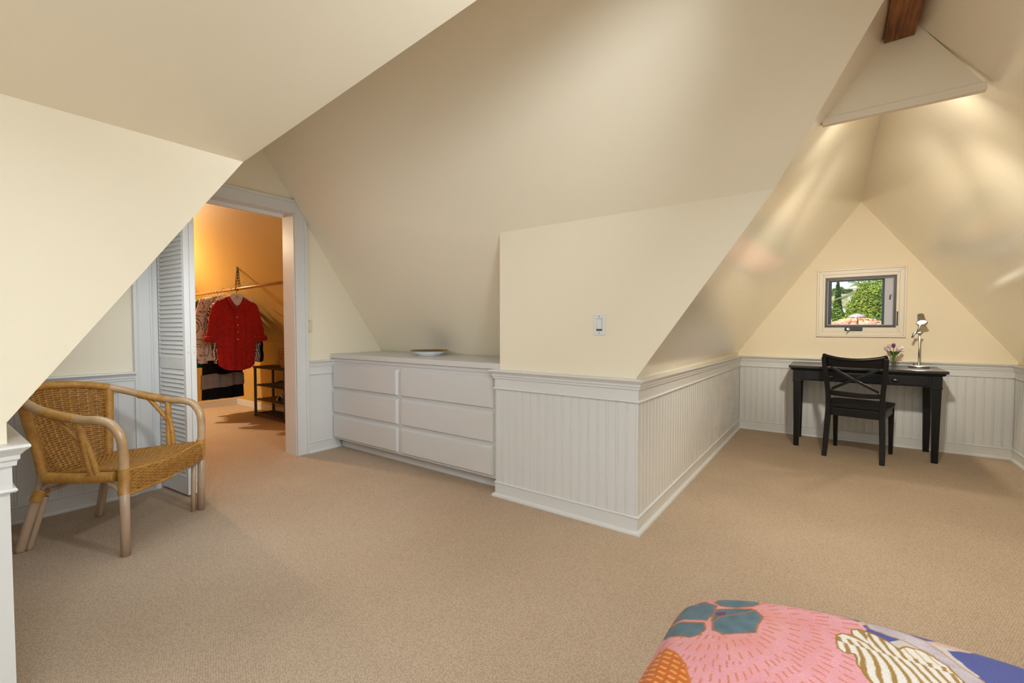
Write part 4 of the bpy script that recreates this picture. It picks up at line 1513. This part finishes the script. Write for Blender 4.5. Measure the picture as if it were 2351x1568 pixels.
for sx in (-1, 1):
    m, P = sleeve([(sx * .150, 0, -.095), (sx * .205, 0, -.18), (sx * (.222 + .024 * sx), .0, -.36), (sx * (.214 + .044 * sx), 0, -.55), (sx * (.206 + .050 * sx), 0, -.765)], .058, .048, .5, 12, 2)
    m.build('sleeve', ZEB, zb_, smooth=True)

# --- blouse printed with line-drawn faces
def seg_d(px, py, a, b):
    ax, ay = a
    bx, by = b
    dx, dy = bx - ax, by - ay
    t = max(0, min(1, ((px - ax) * dx + (py - ay) * dy) / (dx * dx + dy * dy + 1e-12)))
    return math.hypot(px - ax - t * dx, py - ay - t * dy)
def curve_pts(ctrl, k=5):
    return [(p.x, p.y) for p in smooth_path([(a, b, 0) for a, b in ctrl], k)]
FACE = [curve_pts(c) for c in (
    [(-.02, .115), (-.075, .10), (-.10, .03), (-.085, -.05), (-.04, -.115), (.02, -.12), (.065, -.07), (.08, .0), (.07, .07), (.03, .112), (-.02, .115)],
    [(-.065, .045), (-.04, .060), (-.010, .045)], [(-.060, .025), (-.035, .033), (-.012, .022)], [(.020, .048), (.045, .058), (.066, .040)],
    [(.024, .025), (.045, .032), (.062, .020)], [(.006, .040), (.016, .0), (.020, -.030), (.002, -.034)],
    [(-.030, -.068), (0, -.060), (.030, -.070), (.002, -.082), (-.030, -.068)], [(-.10, .09), (-.05, .15), (.03, .15), (.09, .08), (.11, -.02)],
    [(-.11, .05), (-.12, -.05), (-.10, -.13)])]
LEAFC = [(-.05, -.03), (-.02, -.012), (.012, -.022), (.02, -.04), (-.012, -.052), (-.04, -.046)]
def inside(p, poly):
    x, y = p
    c = False
    n = len(poly)
    for i in range(n):
        x1, y1 = poly[i]
        x2, y2 = poly[(i + 1) % n]
        if (y1 > y) != (y2 > y) and x < (x2 - x1) * (y - y1) / (y2 - y1) + x1:
            c = not c
    return c
def face_colour(x, z):
    # repeat of faces every .23 x .25 m, alternate rows shifted
    row = math.floor(z / .25)
    zz = z - (row + .5) * .25
    xs = x + (.115 if row % 2 else 0) + .02
    xx = (xs / .23 - math.floor(xs / .23) - .5) * .23
    for c in FACE:
        for i in range(len(c) - 1):
            if seg_d(xx, zz, c[i], c[i + 1]) < .0030:
                return (.015, .015, .017)
    if row % 2 == 0 and inside((xx, zz), LEAFC):
        return (.075, .17, .03)
    return (.66, .53, .42)
def paint(o, fn):
    me = o.data
    at = me.color_attributes.new('print', 'FLOAT_COLOR', 'POINT')
    buf = []
    for v in me.vertices:
        buf += [*fn(v.co), 1.0]
    at.data.foreach_set('color', buf)
BX = -5.885
hanger(BX, 'white plastic hanger holding the blouse with drawn faces', HANGW, HANGW, .38, .06, yo=-.055)
bl = thing('face_blouse', 'cream blouse printed with black line drawn faces and a green leaf', 'blouse', (BX, RY - .055, rod_z(BX) - .075), R(90))
body, fb = cloth_panel(.200, .225, .76, .032, seed=11, fold=.006, nu=120, nv=180)
o = body.build('body', FACEP, bl, smooth=True)
paint(o, lambda c: face_colour(c.x, c.z))
for sx in (-1, 1):
    m, P = sleeve([(sx * .18, 0, -.07), (sx * .215, 0, -.15), (sx * .232, .0, -.30), (sx * .238, 0, -.52), (sx * .228, 0, -.79)], .064, .050, .5, 44, 4)
    o = m.build('sleeve', FACEP, bl, smooth=True)
    paint(o, lambda c: face_colour(c.x * 1.0 + c.y * .6, c.z))

# --- further garments along the rod
def plain(x, name, label, cat, mt, length, hw_t, hw_b, sleeve_len, seed, hang_label, hmt, hk, yo=0.0, thick=.034, strip=None):
    hanger(x, hang_label, hmt, hk, .38, .06, yo=yo)
    g = thing(name, label, cat, (x, RY + yo, rod_z(x) - .075), R(90))
    b, f = cloth_panel(hw_t, hw_b, length, thick, seed=seed, nu=25, nv=20, fold=.012)
    b.build('body', mt, g, smooth=True)
    if sleeve_len:
        for sx in (-1, 1):
            m, P = sleeve([(sx * (hw_t - .025), 0, -.07), (sx * (hw_t + .015), 0, -.15), (sx * (hw_t + .040), .0, -.07 - sleeve_len * .55), (sx * (hw_t + .045), 0, -.07 - sleeve_len)], .062, .048, .55, 12, seed)
            m.build('sleeve', mt, g, smooth=True)
    return g, f
g, f = plain(-6.085, 'long_dress', 'long black dress with a grey band near the hem', 'dress', BLACKF, 1.24, .19, .235, 0, 21, 'steel hook hanger holding the long black dress', HANGW, STEEL)
def band(front):
    def fn(u, v):
        p = f(u, .745 + .135 * v)
        if not front:
            p.y = -p.y
        q = 1 + .035 * (1 if True else 0)
        return Vector((p.x * q, p.y * 1.0 + (-.008 if front else .008), p.z + .03 * (u - .5) * v))
    return fn
m = MB()
m.grid(band(True), 25, 6)
m.grid(band(False), 25, 6)
m.build('grey_band', GREYF, g, smooth=True, label='broad grey fabric band')
g, f = plain(-6.185, 'green_cardigan', 'dark green grey knitted cardigan on the crowded part of the rod', 'cardigan', GREENF, .80, .20, .21, .62, 22, 'brown hanger holding the green grey cardigan', HANGB, HANGW)
plain(-6.275, 'emerald_tunic', 'emerald tunic whose hem shows below the cardigan', 'tunic', EMER, .86, .19, .235, 0, 23, 'brown hanger holding the emerald tunic', HANGB, STEEL)
plain(-6.365, 'black_blouse', 'black long sleeved blouse deep on the closet rod', 'blouse', NAVYF, .80, .20, .215, .64, 24, 'steel hook hanger holding the black blouse', HANGW, STEEL)
plain(-6.46, 'white_blouse', 'white blouse hanging behind the black blouse', 'blouse', WHITEF, .74, .20, .22, .56, 25, 'white hanger holding the white blouse', HANGW, HANGW)
plain(-6.56, 'cream_shirt', 'cream shirt farthest along the closet rod', 'shirt', WHITEF, .72, .20, .21, .56, 26, 'steel hook hanger holding the cream shirt', HANGW, STEEL)

# closet lamp: a bare warm bulb on the slope
cl_ = thing('ceiling_bulb', 'bare warm bulb in a white socket high in the closet', 'light', (-6.90, 1.45, 2.585))
MB().lathe([(.005, .0), (.050, 0), (.052, -.012), (.024, -.030), (.022, -.060), (.005, -.062)], 24).build('socket', FIXW, cl_, smooth=True)
MB().ball((0, 0, -.100), .034, 16, 10, (1, 1, 1.2)).build('bulb', BULBW, cl_, smooth=True, label='glowing warm bulb')
MB().box((-.006, -.006, 0), (.006, .006, q1(1.45) - 2.585 + .004)).build('stem', FIXW, cl_)
light('closet_bulb_light', 'POINT', (-6.90, 1.45, 2.44), 215.0, (1, .80, .54), radius=.035)

# ------------------------------------------------------------------ shoe rack, shoes, basket
rk = thing('shoe_rack', 'dark brown wooden shoe rack with open shelves in the closet', 'rack', (-5.67, 2.79, 0))
RX, RD, RH = .392, .125, .650
for sx in (-1, 1):
    for sy in (-1, 1):
        MB().box((sx * RX, sy * RD, 0), (sx * (RX - .026), sy * (RD - .026), RH - .022)).build('post', RACK, rk, bevel=.002)
MB().box((-RX - .008, -RD - .008, RH - .024), (RX + .008, RD + .008, RH)).build('rack_top', RACK, rk, bevel=.003)
for z in (.225, .410):
    m = MB()
    for k in range(6):
        y = -RD + .006 + k * (2 * RD - .012) / 5
        m.box((-RX + .02, y - .012, z - .007), (RX - .02, y + .012, z + .005))
    m.build('shelf', RACK, rk)
m = MB()
for y in (-RD + .012, RD - .012):
    m.box((-RX + .02, y - .012, .018), (RX - .02, y + .012, .042))
for x in (-RX + .012, RX - .012):
    m.box((x - .012, -RD + .02, .018), (x + .012, RD - .02, .042))
for k in range(9):
    x = -RX + .08 + k * .078
    m.box((x - .006, -RD + .02, .024), (x + .006, RD - .02, .034))
m.build('bottom_frame', RACK, rk)


def shoe(name, label, x, y, z, rz, mt, trims=None, strap=False):
    s = thing(name, label, 'shoe', (x, y, z), rz, 'shoes on the rack')
    L = .245
    def outline(t):
        return .036 + .010 * math.sin(PI * min(1, t * 1.15)) - .012 * math.exp(-((t - .45) / .16) ** 2) if t < .985 else .03
    m = MB()
    P = [(-outline(k / 16) * math.sin(PI * min(1, (k + .6) / 4)) if k < 3 else -outline(k / 16) * (1 if k < 14 else (1 - ((k - 13) / 3.2) ** 2)), L * k / 16) for k in range(17)]
    pts = [(a, b, 0) for a, b in P] + [(-a, b, 0) for a, b in reversed(P)]
    m.poly(pts, (0, 0, .016))
    m.build('sole', mt, s)
    def up(u, v):
        k = min(16, v * 16)
        w = abs(P[int(k)][0]) * .95
        a = PI * u
        h = (.068 - .045 * min(1, max(0, (v - .30) / .55))) if v < .86 else .026 * (1 - (v - .86) / .14) + .004
        return Vector((w * math.cos(a), L * v, .015 + h * math.sin(a) ** .8 * (1 if v > .40 else .9)))
    if strap:
        for v0, v1 in ((.02, .22), (.40, .52), (.62, .92)):
            MB().grid(lambda u, v: up(u, v0 + (v1 - v0) * v), 10, 5).build('strap', mt, s, smooth=True)
        MB().grid(lambda u, v: up(u, .54 + .05 * v) + Vector((0, 0, .002)), 10, 3).build('strap', SHOEW, s, smooth=True, label='white strap')
        MB().tube(smooth_path([(-.030, .015, .060), (-.034, .06, .095), (0, .085, .105), (.034, .06, .095), (.030, .015, .060)], 5), .005, 6).build('ankle_strap', SHOEW, s, smooth=True, label='white ankle strap')
    else:
        MB().grid(up, 12, 18).build('upper', mt, s, smooth=True)
        MB().grid(lambda u, v: up(.25 + .5 * u, .42 + .20 * v) + Vector((0, 0, .004)), 8, 6).build('tongue', BLACKF, s, smooth=True)
        lc = MB()
        for k in range(3):
            a, b = up(.28, .44 + k * .06) + Vector((0, 0, .007)), up(.72, .44 + k * .06) + Vector((0, 0, .007))
            c = up(.5, .44 + k * .06) + Vector((0, 0, .009))
            lc.tube([a, c, b], .0025, 5)
        lc.build('laces', SHOEW if trims else BLACKF, s)
shoe('shoe', 'black lace up shoe nearer the rack front on the upper shelf', -5.40, 2.735, .417, R(96), SHOEB, True)
shoe('shoe', 'black lace up shoe nearer the wall on the upper shelf', -5.46, 2.835, .417, R(84), SHOEB, True)
shoe('shoe', 'black and white strappy sandal nearer the front on the middle shelf', -5.385, 2.735, .232, R(95), SHOEB, True, True)
shoe('shoe', 'black and white strappy sandal nearer the wall on the middle shelf', -5.45, 2.835, .232, R(86), SHOEB, True, True)
bk = thing('wicker_basket', 'small wicker basket standing on top of the shoe rack', 'basket', (-5.405, 2.765, .650))
m = MB()
for k in range(26):
    z = .006 + k * .0084
    r = .062 + .030 * (k / 25) ** .8
    ring = [((r + .0022 * math.sin(a * 12 + PI * k)) * math.cos(a), (r + .0022 * math.sin(a * 12 + PI * k)) * math.sin(a), z) for a in [2 * PI * j / 48 for j in range(48)]]
    m.tube(ring, .0048, 5, closed=True)
stuff(m.build('woven_side', BASKET, bk, smooth=True))
MB().lathe([(.002, .002), (.064, .002), (.064, .008), (.002, .008)], 24).build('base', BASKET, bk)
MB().tube([(.094 * math.cos(a), .094 * math.sin(a), .224) for a in [2 * PI * j / 32 for j in range(32)]], .007, 8, closed=True).build('rim', BASKET, bk, smooth=True)

# ------------------------------------------------------------------ bed and quilt
BX0, BX1, BY1, BY0 = -.262, 1.05, 1.005, -1.0
bd = thing('bed', 'low bed under the printed quilt at the bottom right', 'bed', (.40, 0, 0))
MB().box((BX0 - .40 + .06, BY0 + .06, .30), (BX1 - .40 - .06, BY1 - .06, .50)).build('mattress', MATTR, bd, bevel=.03, seg=3)
MB().box((BX0 - .40 + .07, BY0 + .07, .20), (BX1 - .40 - .07, BY1 - .07, .298)).build('bed_base', BEDW, bd, bevel=.005)
for sx in (BX0 - .40 + .10, BX1 - .40 - .10):
    for sy in (BY0 + .10, BY1 - .10):
        MB().lathe([(.022, 0), (.030, .20)], 16, (sx, sy, 0)).build('leg', BEDW, bd)

Q = {
    'petalA': [(-0.252, 0.946), (-0.236, 0.969), (-0.206, 0.971), (-0.179, 0.952), (-0.178, 0.918), (-0.187, 0.892), (-0.23, 0.896), (-0.262, 0.899)],
    'petalA2': [(-0.262, 0.895), (-0.224, 0.889), (-0.188, 0.887), (-0.181, 0.863), (-0.187, 0.842), (-0.201, 0.831), (-0.233, 0.834), (-0.262, 0.844)],
    'petalB': [(-0.182, 0.98), (-0.143, 0.99), (-0.111, 0.995), (-0.107, 0.97), (-0.118, 0.957), (-0.145, 0.947), (-0.173, 0.949), (-0.19, 0.965)],
    'petalC': [(-0.178, 0.887), (-0.169, 0.91), (-0.135, 0.93), (-0.111, 0.949), (-0.094, 0.927), (-0.1, 0.901), (-0.1, 0.873), (-0.124, 0.862), (-0.15, 0.85), (-0.171, 0.861)],
    'petalD': [(-0.182, 0.938), (-0.152, 0.945), (-0.119, 0.953), (-0.111, 0.949), (-0.134, 0.924), (-0.16, 0.902), (-0.18, 0.89), (-0.182, 0.918)],
    'center': [(-0.179, 0.92), (-0.171, 0.929), (-0.159, 0.929), (-0.158, 0.918), (-0.171, 0.913)],
    'leaf': [(-0.262, 0.64), (-0.26, 0.752), (-0.246, 0.79), (-0.234, 0.798), (-0.211, 0.782), (-0.189, 0.754), (-0.172, 0.715), (-.175, .66)],
    'gold': [(0.011, 0.919), (0.019, 0.93), (0.034, 0.934), (0.032, 0.947), (0.046, 0.955), (0.066, 0.951), (0.082, 0.941), (0.093, 0.93), (0.103, 0.941), (0.12, 0.943), (0.136, 0.935), (0.151, 0.92), (0.163, 0.894), (.16, .83), (.11, .80), (0.059, 0.815), (0.047, 0.837), (0.039, 0.856), (0.036, 0.88), (0.021, 0.877), (0.014, 0.885)],
    'pink': [(-.40, .2), (-.40, 1.3), (0.0, 1.3), (0.01, 0.99), (0.029, 0.98), (0.047, 0.969), (0.055, 0.96), (0.035, 0.879), (0.047, 0.837), (0.056, 0.825), (.06, .2)],
    'lilac': [(0.053, 0.984), (0.08, 0.989), (0.108, 0.982), (0.133, 0.971), (0.147, 0.958), (0.163, 0.933), (0.186, 0.91), (.20, .84), (0.156, 0.889), (0.134, 0.936), (0.105, 0.952), (0.078, 0.958), (0.058, 0.962)],
    'blue1': [(0.0, 0.998), (0.029, 1.03), (0.054, 0.991), (0.044, 0.976), (.01, .99)],
    'blue2': [(0.154, 0.963), (0.185, 0.976), (0.213, 0.975), (0.252, 0.968), (0.30, 0.94), (0.21, 0.89), (0.176, 0.926)],
}
def pd(p, poly):
    return min(seg_d(p[0], p[1], poly[i], poly[(i + 1) % len(poly)]) for i in range(len(poly)))
FC = (-.165, .915)
def quilt_colour(x, y):
    p = (x, y)
    if .5 < y < 1.06 and x < .36:
        w = mnoise.noise(Vector((x * 60, y * 60, 0))) * .0012
        for k in ('petalA', 'petalA2', 'petalB', 'petalC', 'petalD'):
            if inside(p, Q[k]):
                if inside(p, Q['center']):
                    return (.17, .05, .10)
                if pd(p, Q[k]) < .0035 + w:
                    return (.40, .15, .055)
                n = mnoise.noise(Vector((x * 45, y * 45, 2)))
                c = .9 + .25 * n
                return (.115 * c, .185 * c, .215 * c)
        if inside(p, Q['leaf']):
            d = pd(p, Q['leaf'])
            if d < .004:
                return (.60, .16, .02)
            a = (y - .62) * .9 + (x + .26) * .5
            r = (x + .21) * .9 - (y - .7) * .5
            rowi = math.floor(a / .012)
            if abs((a / .012) % 1 - .5) < .17 and ((r / .022 + rowi * .37) % 1) < .72:
                return (.83, .36, .10)
            return (.57, .13, .008)
        if inside(p, Q['gold']):
            d = pd(p, Q['gold'])
            if d < .003:
                return (.34, .17, .02)
            # white petals with gold veins fanning from the throat
            cx, cy = (.060, .915) if y > .905 else (.085, .90)
            dx, dy = x - cx, y - cy
            if y > .918 and x < .055:
                a = math.atan2(dy, dx) * 9
            elif x > .10 and y > .915:
                return (.80, .70, .60) if (math.sin((x * 2 + y) * 220) > -.75) else (.55, .40, .2)
            else:
                a = (dx * .8 + dy * .25) * 520 + 2.2 * math.sin(dy * 60 + dx * 30)
            return (.78, .70, .60) if math.sin(a) > -.30 else (.36, .20, .05)
        for k, c in (('blue1', (.085, .085, .21)), ('blue2', (.085, .095, .27))):
            if inside(p, Q[k]):
                return c
        if inside(p, Q['lilac']):
            n = mnoise.noise(Vector((x * 30, y * 90, 5)))
            c = .95 + .25 * n
            return (.55 * c, .46 * c, .47 * c) if pd(p, Q['lilac']) > .003 else (.50, .30, .16)
    if inside(p, Q['pink']):
        dx, dy = x - FC[0], y - FC[1]
        r = math.hypot(dx, dy)
        n = mnoise.noise(Vector((x * 22, y * 22, 1)))
        if r > .070:
            a = math.atan2(dy, dx)
            kk = int(min(3, max(0, math.log(r / .07, 2))))
            nray = 46 * (2 ** kk)
            ai = a / (2 * PI) * nray
            row = math.floor(ai)
            ph = (row * 7919) % 13 / 13
            seglen = .034
            on = ((r / seglen + ph + .5 * mnoise.noise(Vector((x * 14, y * 14, row * .7)))) % 1) < .55
            wdt = abs((ai % 1) - .5) * 2 * PI * r / nray
            if on and wdt < .00135 + .0004 * n:
                return (.62, .19, .09)
        edge = max(0, 1 - abs(r - .09) / .05) * .4
        t = .5 + .5 * n
        return (.72 + .05 * t, .275 + .09 * t - .03 * edge, .275 + .12 * t - .13 * edge)
    n = mnoise.noise(Vector((x * 12, y * 12, 7)))
    if n > .15:
        return (.60, .50, .46)
    if n < -.25:
        return (.085, .095, .27)
    return (.66, .40, .32) if y > .97 else (.62, .52, .44)
RC, RO = .055, .035
def quilt_point(X, Y):
    dl, df, dr_, db = BX0 + RC - X, Y - (BY1 - RC), X - (BX1 - RC), (BY0 + RC) - Y
    dx = max(dl, dr_, 0)
    dy = max(df, db, 0)
    sx = -1 if dl > 0 else 1
    sy = 1 if df > 0 else -1
    dm = max(dx, dy)
    cx = min(max(X, BX0 + RC), BX1 - RC)
    cy = min(max(Y, BY0 + RC), BY1 - RC)
    zt = .552 + .080 * (1 - math.exp(-max(0, X + .25) / .15)) + .006 * math.sin(X * 9 + 1) * math.sin(Y * 7)
    if dm <= 0:
        return Vector((X, Y, zt))
    k = dm / math.hypot(dx, dy)
    a0 = RC - RO
    if dm < a0:
        d, dz = dm, 0
    elif dm < a0 + RO * PI / 2:
        t = (dm - a0) / RO
        d, dz = a0 + RO * math.sin(t), RO * (1 - math.cos(t))
    else:
        d, dz = RC, RO + (dm - a0 - RO * PI / 2)
        d += .012 * min(1, dz / .2) * math.sin((X + Y) * 26)
    ux, uy = dx * k / dm, dy * k / dm
    return Vector((cx + sx * ux * d, cy + sy * uy * d, zt - dz))
def axis(a, b, fine0, fine1, fs, cs):
    out = [a]
    while out[-1] < b - 1e-6:
        s = fs if fine0 <= out[-1] < fine1 else cs
        out.append(min(b, out[-1] + s))
    return out
DR = .42
xs = axis(BX0 - DR, BX1 + DR, BX0 - .06, .33, .0015, .03)
ys = axis(BY0 - .2, BY1 + DR, .62, BY1 + .04, .0015, .03)
m = MB()
nx, ny = len(xs), len(ys)
m.add([quilt_point(x, y) for y in ys for x in xs], [(j * nx + i, j * nx + i + 1, (j + 1) * nx + i + 1, (j + 1) * nx + i) for j in range(ny - 1) for i in range(nx - 1)])
me = bpy.data.meshes.new('quilt')
me.from_pydata([tuple(p) for p in m.v], [], m.f)
me.polygons.foreach_set('use_smooth', [True] * len(me.polygons))
me.materials.append(QUILT)
at = me.color_attributes.new('print', 'FLOAT_COLOR', 'POINT')
buf = []
for y in ys:
    for x in xs:
        fine = BX0 - .06 <= x < .33 and .62 <= y < BY1 + .04
        acc = [0, 0, 0]
        offs = ((-.0004, -.0004), (.0004, -.0003), (-.0003, .0004), (.0004, .0004)) if fine else ((0, 0),)
        wx = mnoise.noise(Vector((x * 90, y * 90, 3))) * .0014
        wy = mnoise.noise(Vector((x * 90, y * 90, 8))) * .0014
        for ox, oy in offs:
            c_ = quilt_colour(x + wx + ox, y + wy + oy)
            for q_ in range(3):
                acc[q_] += c_[q_] / len(offs)
        buf += [acc[0] * .68, acc[1] * .68, acc[2] * .68, 1.0]
at.data.foreach_set('color', buf)
qo = bpy.data.objects.new('quilt', me)
COL.objects.link(qo)
tag(qo, 'pink floral quilt with teal and orange flowers over the bed corner', 'quilt')

# ------------------------------------------------------------------ outside the small window
GZ = -3.2
struct(MB().poly([(-60, 6.2, GZ), (80, 6.2, GZ), (80, 90, GZ + 3), (-60, 90, GZ + 3)]).build('ground', LAWN), 'garden ground below the window')
def hill_fn(u, v):
    x = -90 + 200 * u
    y = 85 + 190 * v
    return (x, y, -1 + 22 * v ** .9 + 2.2 * mnoise.noise(Vector((x * .03, y * .03, 0))))
struct(MB().grid(hill_fn, 40, 24).build('hillside', HILL, smooth=True), 'dry hillside far beyond the garden')

# round tiled turret roof
TXY = (.467, 13.95)
tt_ = thing('turret_roof', 'round terracotta tiled turret roof seen through the window', 'roof', (TXY[0], TXY[1], 0))
SL = .43
apex = 1.455
MB().lathe([(.02, apex - .02), (2.3, apex - .02 - 2.28 * SL), (2.3, apex - .10 - 2.28 * SL), (.02, apex - .25)], 48).build('roof_deck', DECK, tt_)
MB().lathe([(.02, GZ), (2.0, GZ), (2.0, apex - .16 - 2.0 * SL), (.02, apex - .16 - 2.0 * SL)], 40).build('turret_wall', STUCCO, tt_)
MB().lathe([(.004, apex + .045), (.06, apex + .034), (.15, apex - .004), (.175, apex - .026), (.175, apex - .055), (.004, apex - .05)], 28).build('roof_cap', CAPG, tt_, smooth=False, label='grey metal roof cap')
NT = 22
rnd = random.Random(4)
STEP = .20
for row in range(10):
    r0, r1 = .15 + row * STEP, .15 + (row + 1) * STEP + .035
    n = 18 if row == 0 else NT if row < 4 else NT + 14
    w0, w1 = PI * r0 / n * .84, PI * r1 / n * .88
    mt = MB()
    sec0, sec1 = [], []
    for k in range(6):
        a = PI * k / 5
        sec0.append((r0, w0 * math.cos(a), apex - .016 - r0 * SL + .95 * w0 * math.sin(a)))
        sec1.append((r1, w1 * math.cos(a), apex + .014 - r1 * SL + .95 * w1 * math.sin(a)))
    mt.add(sec0 + sec1, [(k, k + 1, 6 + k + 1, 6 + k) for k in range(5)] + [tuple(6 + k for k in range(6))])
    tm = mt.mesh('tile', TILE, False)
    for k in range(n):
        a = 2 * PI * (k + .5 * (row % 2) * 0) / n
        dd = (a - 1.5 * PI + PI) % (2 * PI) - PI     # angle from the side facing the house
        if abs(dd) > 1.45:
            continue
        share('tile', tm, tt_, (0, 0, rnd.uniform(-.006, .010)), (0, 0, a + rnd.uniform(-.012, .012)))


def foliage(n, centre, rad, leaf, seed, squash=None, shell=.55, lump=.25):
    rnd = random.Random(seed)
    m = MB()
    c = Vector(centre)
    vs, fs = [], []
    for i in range(n):
        d = Vector((rnd.gauss(0, 1), rnd.gauss(0, 1), rnd.gauss(0, 1))).normalized()
        k = shell + (1 - shell) * rnd.random() ** .5
        k *= 1 + lump * mnoise.noise(d * 2.6 + Vector((seed, 0, 0)))
        p = c + Vector((d.x * rad[0], d.y * rad[1], d.z * rad[2])) * k
        if squash:
            p = squash(p, c)
        a = Vector((rnd.gauss(0, 1), rnd.gauss(0, 1), rnd.gauss(0, .7))).normalized()
        b = a.orthogonal().normalized()
        s = leaf * rnd.uniform(.6, 1.4)
        j = len(vs)
        vs += [p - a * s, p + b * s * .45, p + a * s, p - b * s * .45]
        fs.append((j, j + 1, j + 2, j + 3))
    m.add(vs, fs)
    return m


def tree(name, label, cat, centre, rad, n, leaf, mt, seed, squash=None, group=None, trunk=.12, **kw):
    t = thing(name, label, cat, (centre[0], centre[1], GZ), 0, group)
    c = (0, 0, centre[2] - GZ)
    f = foliage(n, c, rad, leaf, seed, squash, **kw).build('foliage', mt, t)
    stuff(f)
    MB().tube([(0, 0, 0), (.05, 0, c[2] * .5), (0, .03, c[2])], [trunk, trunk * .8, trunk * .5], 8).build('trunk', BARK, t)
    return t
def cyp(p, c):
    h = (p.z - (c.z - 4.6)) / 8.4
    k = max(.05, 1.05 - .75 * h) if h > .1 else .9
    return Vector((c.x + (p.x - c.x) * k, c.y + (p.y - c.y) * k, p.z))
tree('cypress_tree', 'tall dark cypress at the left of the window view', 'tree', (.20, 37.2, .1), (.62, .62, 4.2), 15000, .075, CYP, 3, cyp, lump=.12)
tree('bush', 'round green bush left of the tiled turret', 'bush', (-.15, 22.6, .25), (1.15, 1.1, 1.75), 17000, .048, BUSH, 5)
tree('bush', 'green bush behind the turret cap', 'bush', (1.05, 21.2, .55), (.95, .9, 1.35), 15000, .042, BUSH2, 6)
tree('leafy_tree', 'bright yellow green tree filling the right of the view', 'tree', (1.30, 18.6, 1.35), (1.05, 1.0, 1.50), 26000, .036, BUSH2, 7)
tree('leafy_tree', 'blue green tree low at the right of the view', 'tree', (1.35, 16.6, .55), (.62, .6, 1.05), 14000, .032, BUSH3, 8)
tree('leafy_tree', 'pale green tree far behind the cypress', 'tree', (-1.6, 46, 1.2), (1.5, 1.5, 2.4), 3500, .14, BUSH, 12)
for k, (x, y, z, r) in enumerate(((6.5, 176, 11.0, 2.4), (3.6, 190, 12.6, 2.2), (-2.6, 180, 11.6, 2.8), (1.2, 214, 15.2, 2.3), (11.0, 205, 14.2, 3.0))):
    t = tree('hill_tree', ['rounded tree low on the dry hillside by the palm', 'small dark tree halfway up the dry hillside', 'broad tree on the hillside left of the cypress', 'small tree near the top of the hillside', 'broad tree high on the hillside behind the palm'][k], 'tree', (x, y, z), (r, r, r * .9), 900, .30, CYP if k % 2 else BUSH, 30 + k, trunk=.2)
# palm
pt = thing('palm_tree', 'palm with arching fronds and orange fruit above the green trees', 'palm', (1.42, 23.5, GZ))
pz = 2.55 - GZ
MB().tube([(0, 0, 0), (.06, 0, pz * .5), (0, 0, pz)], [.22, .17, .16], 10).build('trunk', BARK, pt)
rnd = random.Random(9)
def frond(az, el, L, droop):
    m = MB()
    P = []
    for i in range(13):
        t = i / 12
        h = math.cos(el) * L * t
        P.append(Vector((h * math.cos(az), h * math.sin(az), pz + math.sin(el) * L * t - droop * t * t)))
    m.tube(P, [.018 * (1 - .8 * i / 12) for i in range(13)], 5)
    vs, fs = [], []
    for i in range(2, 60):
        t = i / 60
        k = t * 12
        a = P[min(11, int(k))].lerp(P[min(12, int(k) + 1)], k % 1)
        d = (P[min(12, int(k) + 1)] - P[min(11, int(k))]).normalized()
        s = d.cross(Vector((0, 0, 1))).normalized()
        ll = .42 * math.sin(PI * (.12 + .82 * t))
        for sg in (-1, 1):
            e = a + s * sg * ll * .75 + d * ll * .55 - Vector((0, 0, .16 * ll + .05))
            j = len(vs)
            vs += [a - d * .012, e, a + d * .012]
            fs.append((j, j + 1, j + 2))
    m.add(vs, fs)
    return m
for k in range(15):
    az = 2 * PI * k / 15 + rnd.uniform(-.15, .15)
    el = rnd.uniform(.15, 1.15)
    frond(az, el, rnd.uniform(1.5, 1.9), rnd.uniform(.5, 1.0)).build('frond', PALM, pt)
for k in range(3):
    P = smooth_path([(0, 0, pz - .02), (-.12 + .1 * k, -.22, pz + .22), (-.16 + .13 * k, -.40, pz + .10)], 5)
    m = MB().tube(P, .014, 5)
    for j in range(26):
        q = P[rnd.randrange(4, len(P))] + Vector((rnd.uniform(-.06, .06), rnd.uniform(-.06, .06), rnd.uniform(-.08, .03)))
        m.ball(q, .024, 6, 4)
    m.build('fruit_cluster', ORANGEF, pt, label='orange fruit cluster')

# houses on the slope
def house(label, x, y, z, w, dpt, h, rz):
    b = thing('house', label, 'house', (x, y, z), rz, 'white houses beyond the garden')
    MB().box((-w / 2, -dpt / 2, -4), (w / 2, dpt / 2, h)).build('wall', STUCCO, b)
    MB().poly([(-w / 2 - .3, -dpt / 2 - .3, h), (w / 2 + .3, -dpt / 2 - .3, h), (0, -dpt / 2 - .3, h + w * .22)], (0, dpt + .6, 0)).build('roof', HROOF, b)
    for k in range(3):
        wx = -w / 2 + w * (k + .5) / 3
        f = MB().box((wx - .35, -dpt / 2 - .05, h - 1.9), (wx + .35, -dpt / 2 + .02, h - .8)).build('window', TRIM, b)
        MB().box((wx - .29, -dpt / 2 - .06, h - 1.84), (wx + .29, -dpt / 2 - .045, h - .86)).build('pane', SASHD, f)
house('white house just left of the cypress', -.55, 76, 1.6, 2.2, 4, 2.9, .1)
house('white house just right of the cypress', 2.3, 84, 1.9, 2.0, 4, 2.4, -.2)
house('pale house on the hillside behind the palm', 3.7, 112, 6.2, 2.4, 4, 2.0, .15)


def rebase(o, loc):
    loc = Vector(loc)
    o.location = loc
    for c in o.children:
        c.location = Vector(c.location) - loc
rebase(dresser, (-2.85, 2.70, 0))
